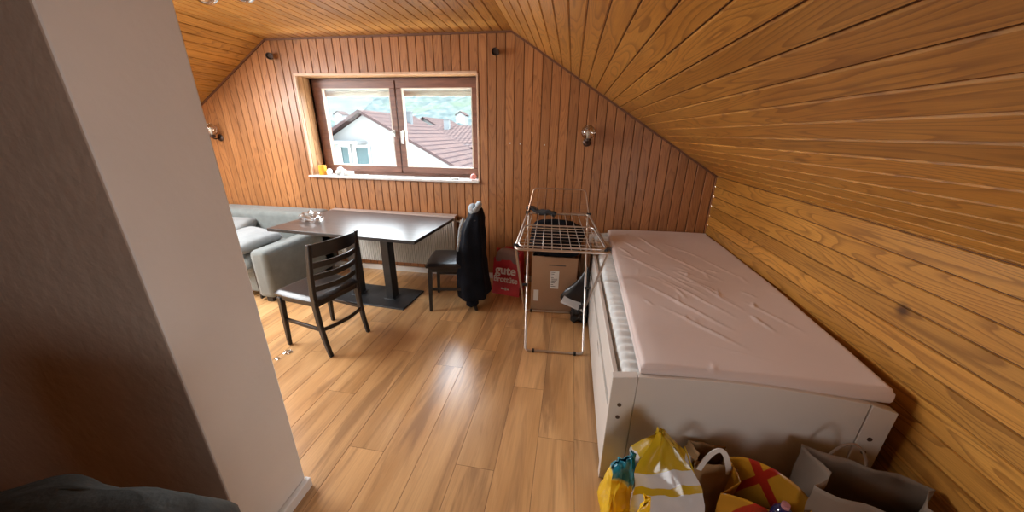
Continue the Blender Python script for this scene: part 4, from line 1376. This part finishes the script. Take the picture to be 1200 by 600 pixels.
# round shell-like ornament
def ornament(label, loc, r, mat, seed, shape):
    bm = NB()
    if shape == 'shell':
        P = []; 
        for k in range(26):
            a = k*0.42; rr_ = r*(0.25+0.75*k/26)
            P.append((rr_*0.6*math.cos(a), 0.004*k/26*seed, r+rr_*0.55*math.sin(a)))
        tube(bm, P, [r*0.12+r*0.34*k/26 for k in range(26)], 8)
        lo = min(v.co.z for v in bm.verts)
        for v in bm.verts: v.co.z -= lo
    elif shape == 'sheep':
        for (x, z, q) in ((-0.05, 0.030, 0.030), (-0.02, 0.055, 0.034), (0.02, 0.034, 0.032), (0.055, 0.028, 0.024)):
            g = bmesh.ops.create_icosphere(bm, subdivisions=3, radius=q)['verts']
            for v in g:
                v.co *= 1+0.18*nz3(*v.co, 60, seed); v.co += Vector((x, 0, z)); v.co.z = max(0, v.co.z)
    elif shape == 'pebble':
        g = bmesh.ops.create_icosphere(bm, subdivisions=3, radius=r)['verts']
        for v in g:
            v.co *= 1+0.25*nz3(*v.co, 30, seed); v.co = Vector((v.co.x*1.7, v.co.y, max(0, v.co.z*0.5+r*0.35)))
    elif shape == 'box':
        box(bm, -r, r, -r*0.7, r*0.7, 0, r*1.5)
    o = obj('ornament', bm, mat, smooth=1.0, loc=loc, bevel=0.004 if shape == 'box' else 0)
    return tag(o, label, 'ornament', 'ornaments on the window sill')
ornament('small round white shell ornament on the sill beside the orange candle', (-2.655, 3.475, ZS), 0.042, WHITE_CER, 1, 'shell')
ornament('lumpy white figurine on the sill, left of the little white box', (-2.50, 3.475, ZS), 0.05, WHITE_CER, 2, 'sheep')
ornament('little white box ornament on the sill, right of the lumpy figurine', (-2.40, 3.475, ZS), 0.032, simple('cream_ceramic', (0.62, 0.60, 0.53), 0.5), 3, 'box')
ornament('tiny white pebble on the sill beside the little white box', (-2.33, 3.455, ZS), 0.014, WHITE_CER, 4, 'pebble')
ornament('flat pale stone on the sill below the middle of the left sash', (-2.19, 3.45, ZS), 0.022, WHITE_CER, 5, 'pebble')
ornament('small pale stone on the sill just right of the window middle', (-1.66, 3.455, ZS), 0.014, WHITE_CER, 6, 'pebble')
ornament('flat white stone on the sill, left of the pink shell', (-1.19, 3.455, ZS), 0.028, WHITE_CER, 7, 'pebble')
ornament('round pink shell at the right end of the window sill', (-0.985, 3.45, ZS), 0.040, PINK_CER, 2, 'shell')

# ------------------------------------------------------------------ bags in front of the footboard
YEL = simple('glossy_mustard_plastic', (0.50, 0.33, 0.02), 0.16, var=0.12, scale=4, bmp=0.6, bscale=9, coat=0.4)
def stripe_mat():
    m, t, b = nt_new('yellow_plastic_with_white_stripes')
    co = node(t, 'ShaderNodeTexCoord').outputs['Object']
    s = node(t, 'ShaderNodeSeparateXYZ'); t.links.new(co, s.inputs[0])
    z = math_n(t, 'SUBTRACT', s.outputs[2], math_n(t, 'MULTIPLY', s.outputs[0], 0.30))
    st = ramp(t, z, [(0.0, 0.0), (0.10, 1.0), (0.145, 0.0), (0.170, 1.0), (0.245, 0.0), (0.275, 1.0), (0.335, 0.0)])
    for e in st.node.color_ramp.elements: pass
    st.node.color_ramp.interpolation = 'CONSTANT'
    c = mix_c(t, st, (0.46, 0.30, 0.012), (0.55, 0.53, 0.52))
    t.links.new(c, b.inputs['Base Color'])
    b.inputs['Roughness'].default_value = 0.16
    b.inputs['Coat Weight'].default_value = 0.4
    n = node(t, 'ShaderNodeTexNoise'); n.inputs['Scale'].default_value = 8; n.inputs['Detail'].default_value = 3
    t.links.new(co, n.inputs[0]); bump(t, b, n.outputs[0], 0.6)
    return m
STRIPE = stripe_mat()
# yellow striped bag, folded shut to a peak
yb_ = thing('plastic_bag', 'glossy mustard yellow plastic bag with white stripes before the footboard', 'bag', (0.47, 1.075, 0), math.radians(-6))
def yprof(q):
    w = 1.0 if q < 0.62 else 1.0-0.90*((q-0.62)/0.38)**1.25
    d = 1.0 if q < 0.35 else 1.0-0.93*((q-0.35)/0.65)
    return (w*(0.90+0.22*math.sin(PI*min(1, q*1.25))), d, -0.052*max(0, (q-0.5)/0.5))
bm = NB()
make_bag(bm, 0.235, 0.20, 0.475, 0.0, seed=5, amp=0.016, nv=40, prof=yprof, sc=1.6)
obj('bag_body', bm, STRIPE, yb_, smooth=1.1, solid=0.0015)
bm = NB(); box(bm, -0.045, 0.05, -0.128, -0.104, 0.02, 0.125)
obj('brown_label', bm, simple('brown_paper_contents', (0.16, 0.07, 0.04), 0.7), yb_, bevel=0.008)
bm = NB(); tube(bm, [(0.035, -0.006, 0.43), (0.068, -0.028, 0.36), (0.098, -0.05, 0.28), (0.112, -0.06, 0.18)], [0.002, 0.004, 0.005, 0.003], 6)
obj('fold_ridge', bm, YEL, yb_)
# small blue and yellow bag
bl = thing('plastic_bag', 'small turquoise and yellow crumpled bag at the bed corner', 'bag', (0.288, 1.085, 0), math.radians(6))
def bluemat():
    m, t, b = nt_new('turquoise_and_yellow_print')
    co = node(t, 'ShaderNodeTexCoord').outputs['Object']
    s = node(t, 'ShaderNodeSeparateXYZ'); t.links.new(co, s.inputs[0])
    n = node(t, 'ShaderNodeTexNoise'); n.inputs['Scale'].default_value = 14
    t.links.new(co, n.inputs[0])
    z = math_n(t, 'ADD', s.outputs[2], math_n(t, 'MULTIPLY', n.outputs[0], 0.12))
    c = ramp(t, z, [(0.0, (0.75, 0.42, 0.01)), (0.25, (0.80, 0.50, 0.02)), (0.255, (0.78, 0.62, 0.12)), (0.27, (0.02, 0.20, 0.28)), (1.0, (0.02, 0.24, 0.33))])
    t.links.new(c, b.inputs['Base Color']); b.inputs['Roughness'].default_value = 0.25
    bump(t, b, n.outputs[0], 0.5)
    return m
bm = NB(); make_bag(bm, 0.10, 0.13, 0.30, 0.0, seed=12, amp=0.018, nv=26, peak=lambda a, b2: 0.035*a, prof=lambda q: (1.15-0.45*q, 1-0.93*q*q, 0.015*q), sc=2.2)
obj('bag_body', bm, bluemat(), bl, smooth=0.9, solid=0.0015)
# yellow sheet flap bottom left
yf = thing('plastic_bag', 'bright yellow bag lying in front of the small turquoise one', 'bag', (0.312, 0.895, 0), math.radians(40))
bm = NB(); make_bag(bm, 0.15, 0.10, 0.24, 0.0, seed=15, amp=0.018, nv=22, peak=lambda a, b2: 0.05*a, prof=lambda q: (1-0.3*q, 1-0.85*q, 0.03*q), sc=1.8)
obj('bag_body', bm, simple('bright_yellow_plastic', (0.85, 0.50, 0.01), 0.25, var=0.1, bmp=0.4, bscale=12), yf, smooth=0.9, solid=0.0015)
# brown paper bag with white rope handle behind/between
pb = thing('paper_bag', 'tan paper bag with a white looped handle, between the two yellow bags', 'bag', (0.645, 1.135, 0), math.radians(0))
bm = NB(); make_bag(bm, 0.15, 0.13, 0.335, 0.25, seed=21, amp=0.010, nv=18)
obj('bag_body', bm, simple('tan_kraft_paper', (0.30, 0.17, 0.07), 0.75, var=0.1, bmp=0.3, bscale=10), pb, smooth=0.7, solid=0.0015)
bm = NB()
P = [Vector((-0.062+0.11*q, -0.055, 0.305+0.115*math.sin(PI*q)**0.8)) for q in [k/16 for k in range(17)]]
n = len(P)
# flat ribbon handle
for k in range(n-1):
    a, b2 = P[k], P[k+1]
rib = []
for k, p in enumerate(P):
    d = (P[min(k+1, n-1)]-P[max(k-1, 0)]).normalized(); s = Vector((-d.z, 0, d.x))*0.010
    rib.append([bm.verts.new(p+s+Vector((0, -0.002, 0))), bm.verts.new(p-s+Vector((0, -0.002, 0))), bm.verts.new(p-s+Vector((0, 0.002, 0))), bm.verts.new(p+s+Vector((0, 0.002, 0)))])
for A, B in zip(rib, rib[1:]):
    for k in range(4): bm.faces.new([A[k], A[(k+1) % 4], B[(k+1) % 4], B[k]])
bm.faces.new(rib[0]); bm.faces.new(rib[-1][::-1])
obj('handle', bm, simple('white_cord_handle', (0.62, 0.58, 0.54), 0.7), pb)
# yellow and red bag
yr = thing('shopping_bag', 'yellow shopping bag with crossing red bands, holding a dark blue bottle', 'bag', (0.785, 0.985, 0), math.radians(-26))
def yrm():
    m, t, b = nt_new('yellow_with_red_bands')
    co = node(t, 'ShaderNodeTexCoord').outputs['Object']
    s = node(t, 'ShaderNodeSeparateXYZ'); t.links.new(co, s.inputs[0])
    def band(k, off, w):
        d = math_n(t, 'ABSOLUTE', math_n(t, 'ADD', math_n(t, 'ADD', s.outputs[2], math_n(t, 'MULTIPLY', s.outputs[0], k)), -off))
        return math_n(t, 'LESS_THAN', d, w)
    bb_ = math_n(t, 'MAXIMUM', band(1.6, 0.30, 0.030), band(-1.9, 0.40, 0.032))
    bb_ = math_n(t, 'MAXIMUM', bb_, band(0.05, 0.14, 0.018))
    c = mix_c(t, bb_, (0.44, 0.20, 0.015), (0.32, 0.018, 0.008))
    t.links.new(c, b.inputs['Base Color']); b.inputs['Roughness'].default_value = 0.3
    n = node(t, 'ShaderNodeTexNoise'); n.inputs['Scale'].default_value = 9
    t.links.new(co, n.inputs[0]); bump(t, b, n.outputs[0], 0.4)
    return m
bm = NB(); make_bag(bm, 0.27, 0.15, 0.34, 0.15, seed=31, amp=0.012, nv=22, peak=lambda a, b2: 0.04*(1-a*a)+0.03*b2-0.05*max(0, a), sc=1.6)
obj('bag_body', bm, yrm(), yr, smooth=0.9, solid=0.0015)
bt = thing('bottle', 'dark blue glossy bottle cap end sticking out of the yellow and red bag', 'bottle', (0.775, 0.905, 0.0))
bm = NB(); lathe(bm, [(0, 0.004), (0.030, 0.004), (0.032, 0.012), (0.032, 0.355), (0.028, 0.38), (0.018, 0.395), (0.012, 0.40), (0, 0.401)], 24)
obj('glass_body', bm, simple('dark_blue_glass', (0.012, 0.012, 0.06), 0.12, coat=0.6), bt, smooth=1.0)
bm = NB(); lathe(bm, [(0, 0.401), (0.012, 0.401), (0.012, 0.415), (0, 0.417)], 16)
obj('cap', bm, simple('pinkish_cap', (0.35, 0.15, 0.17), 0.4), bt)
# big paper bag
kb = thing('paper_bag', 'large open brown paper bag with twisted handle at the right bed corner', 'bag', (1.105, 1.015, 0), math.radians(-18))
KRAFT = simple('brown_kraft_paper', (0.20, 0.145, 0.105), 0.8, var=0.1, scale=5, bmp=0.5, bscale=8)
bm = NB(); make_bag(bm, 0.36, 0.17, 0.425, -0.12, seed=41, amp=0.012, nv=18)
obj('bag_body', bm, KRAFT, kb, smooth=0.5, solid=0.002)
for (yy, zz) in ((0.094, 0.425), (-0.108, 0.32)):
    if yy < 0: continue
    bm = NB(); tube(bm, [(-0.10+0.11*q, yy, zz-0.02+0.095*math.sin(PI*q)**0.7) for q in [k/14 for k in range(15)]], 0.0045, 8)
    obj('handle', bm, simple('brown_paper_cord', (0.18, 0.11, 0.07), 0.8), kb)
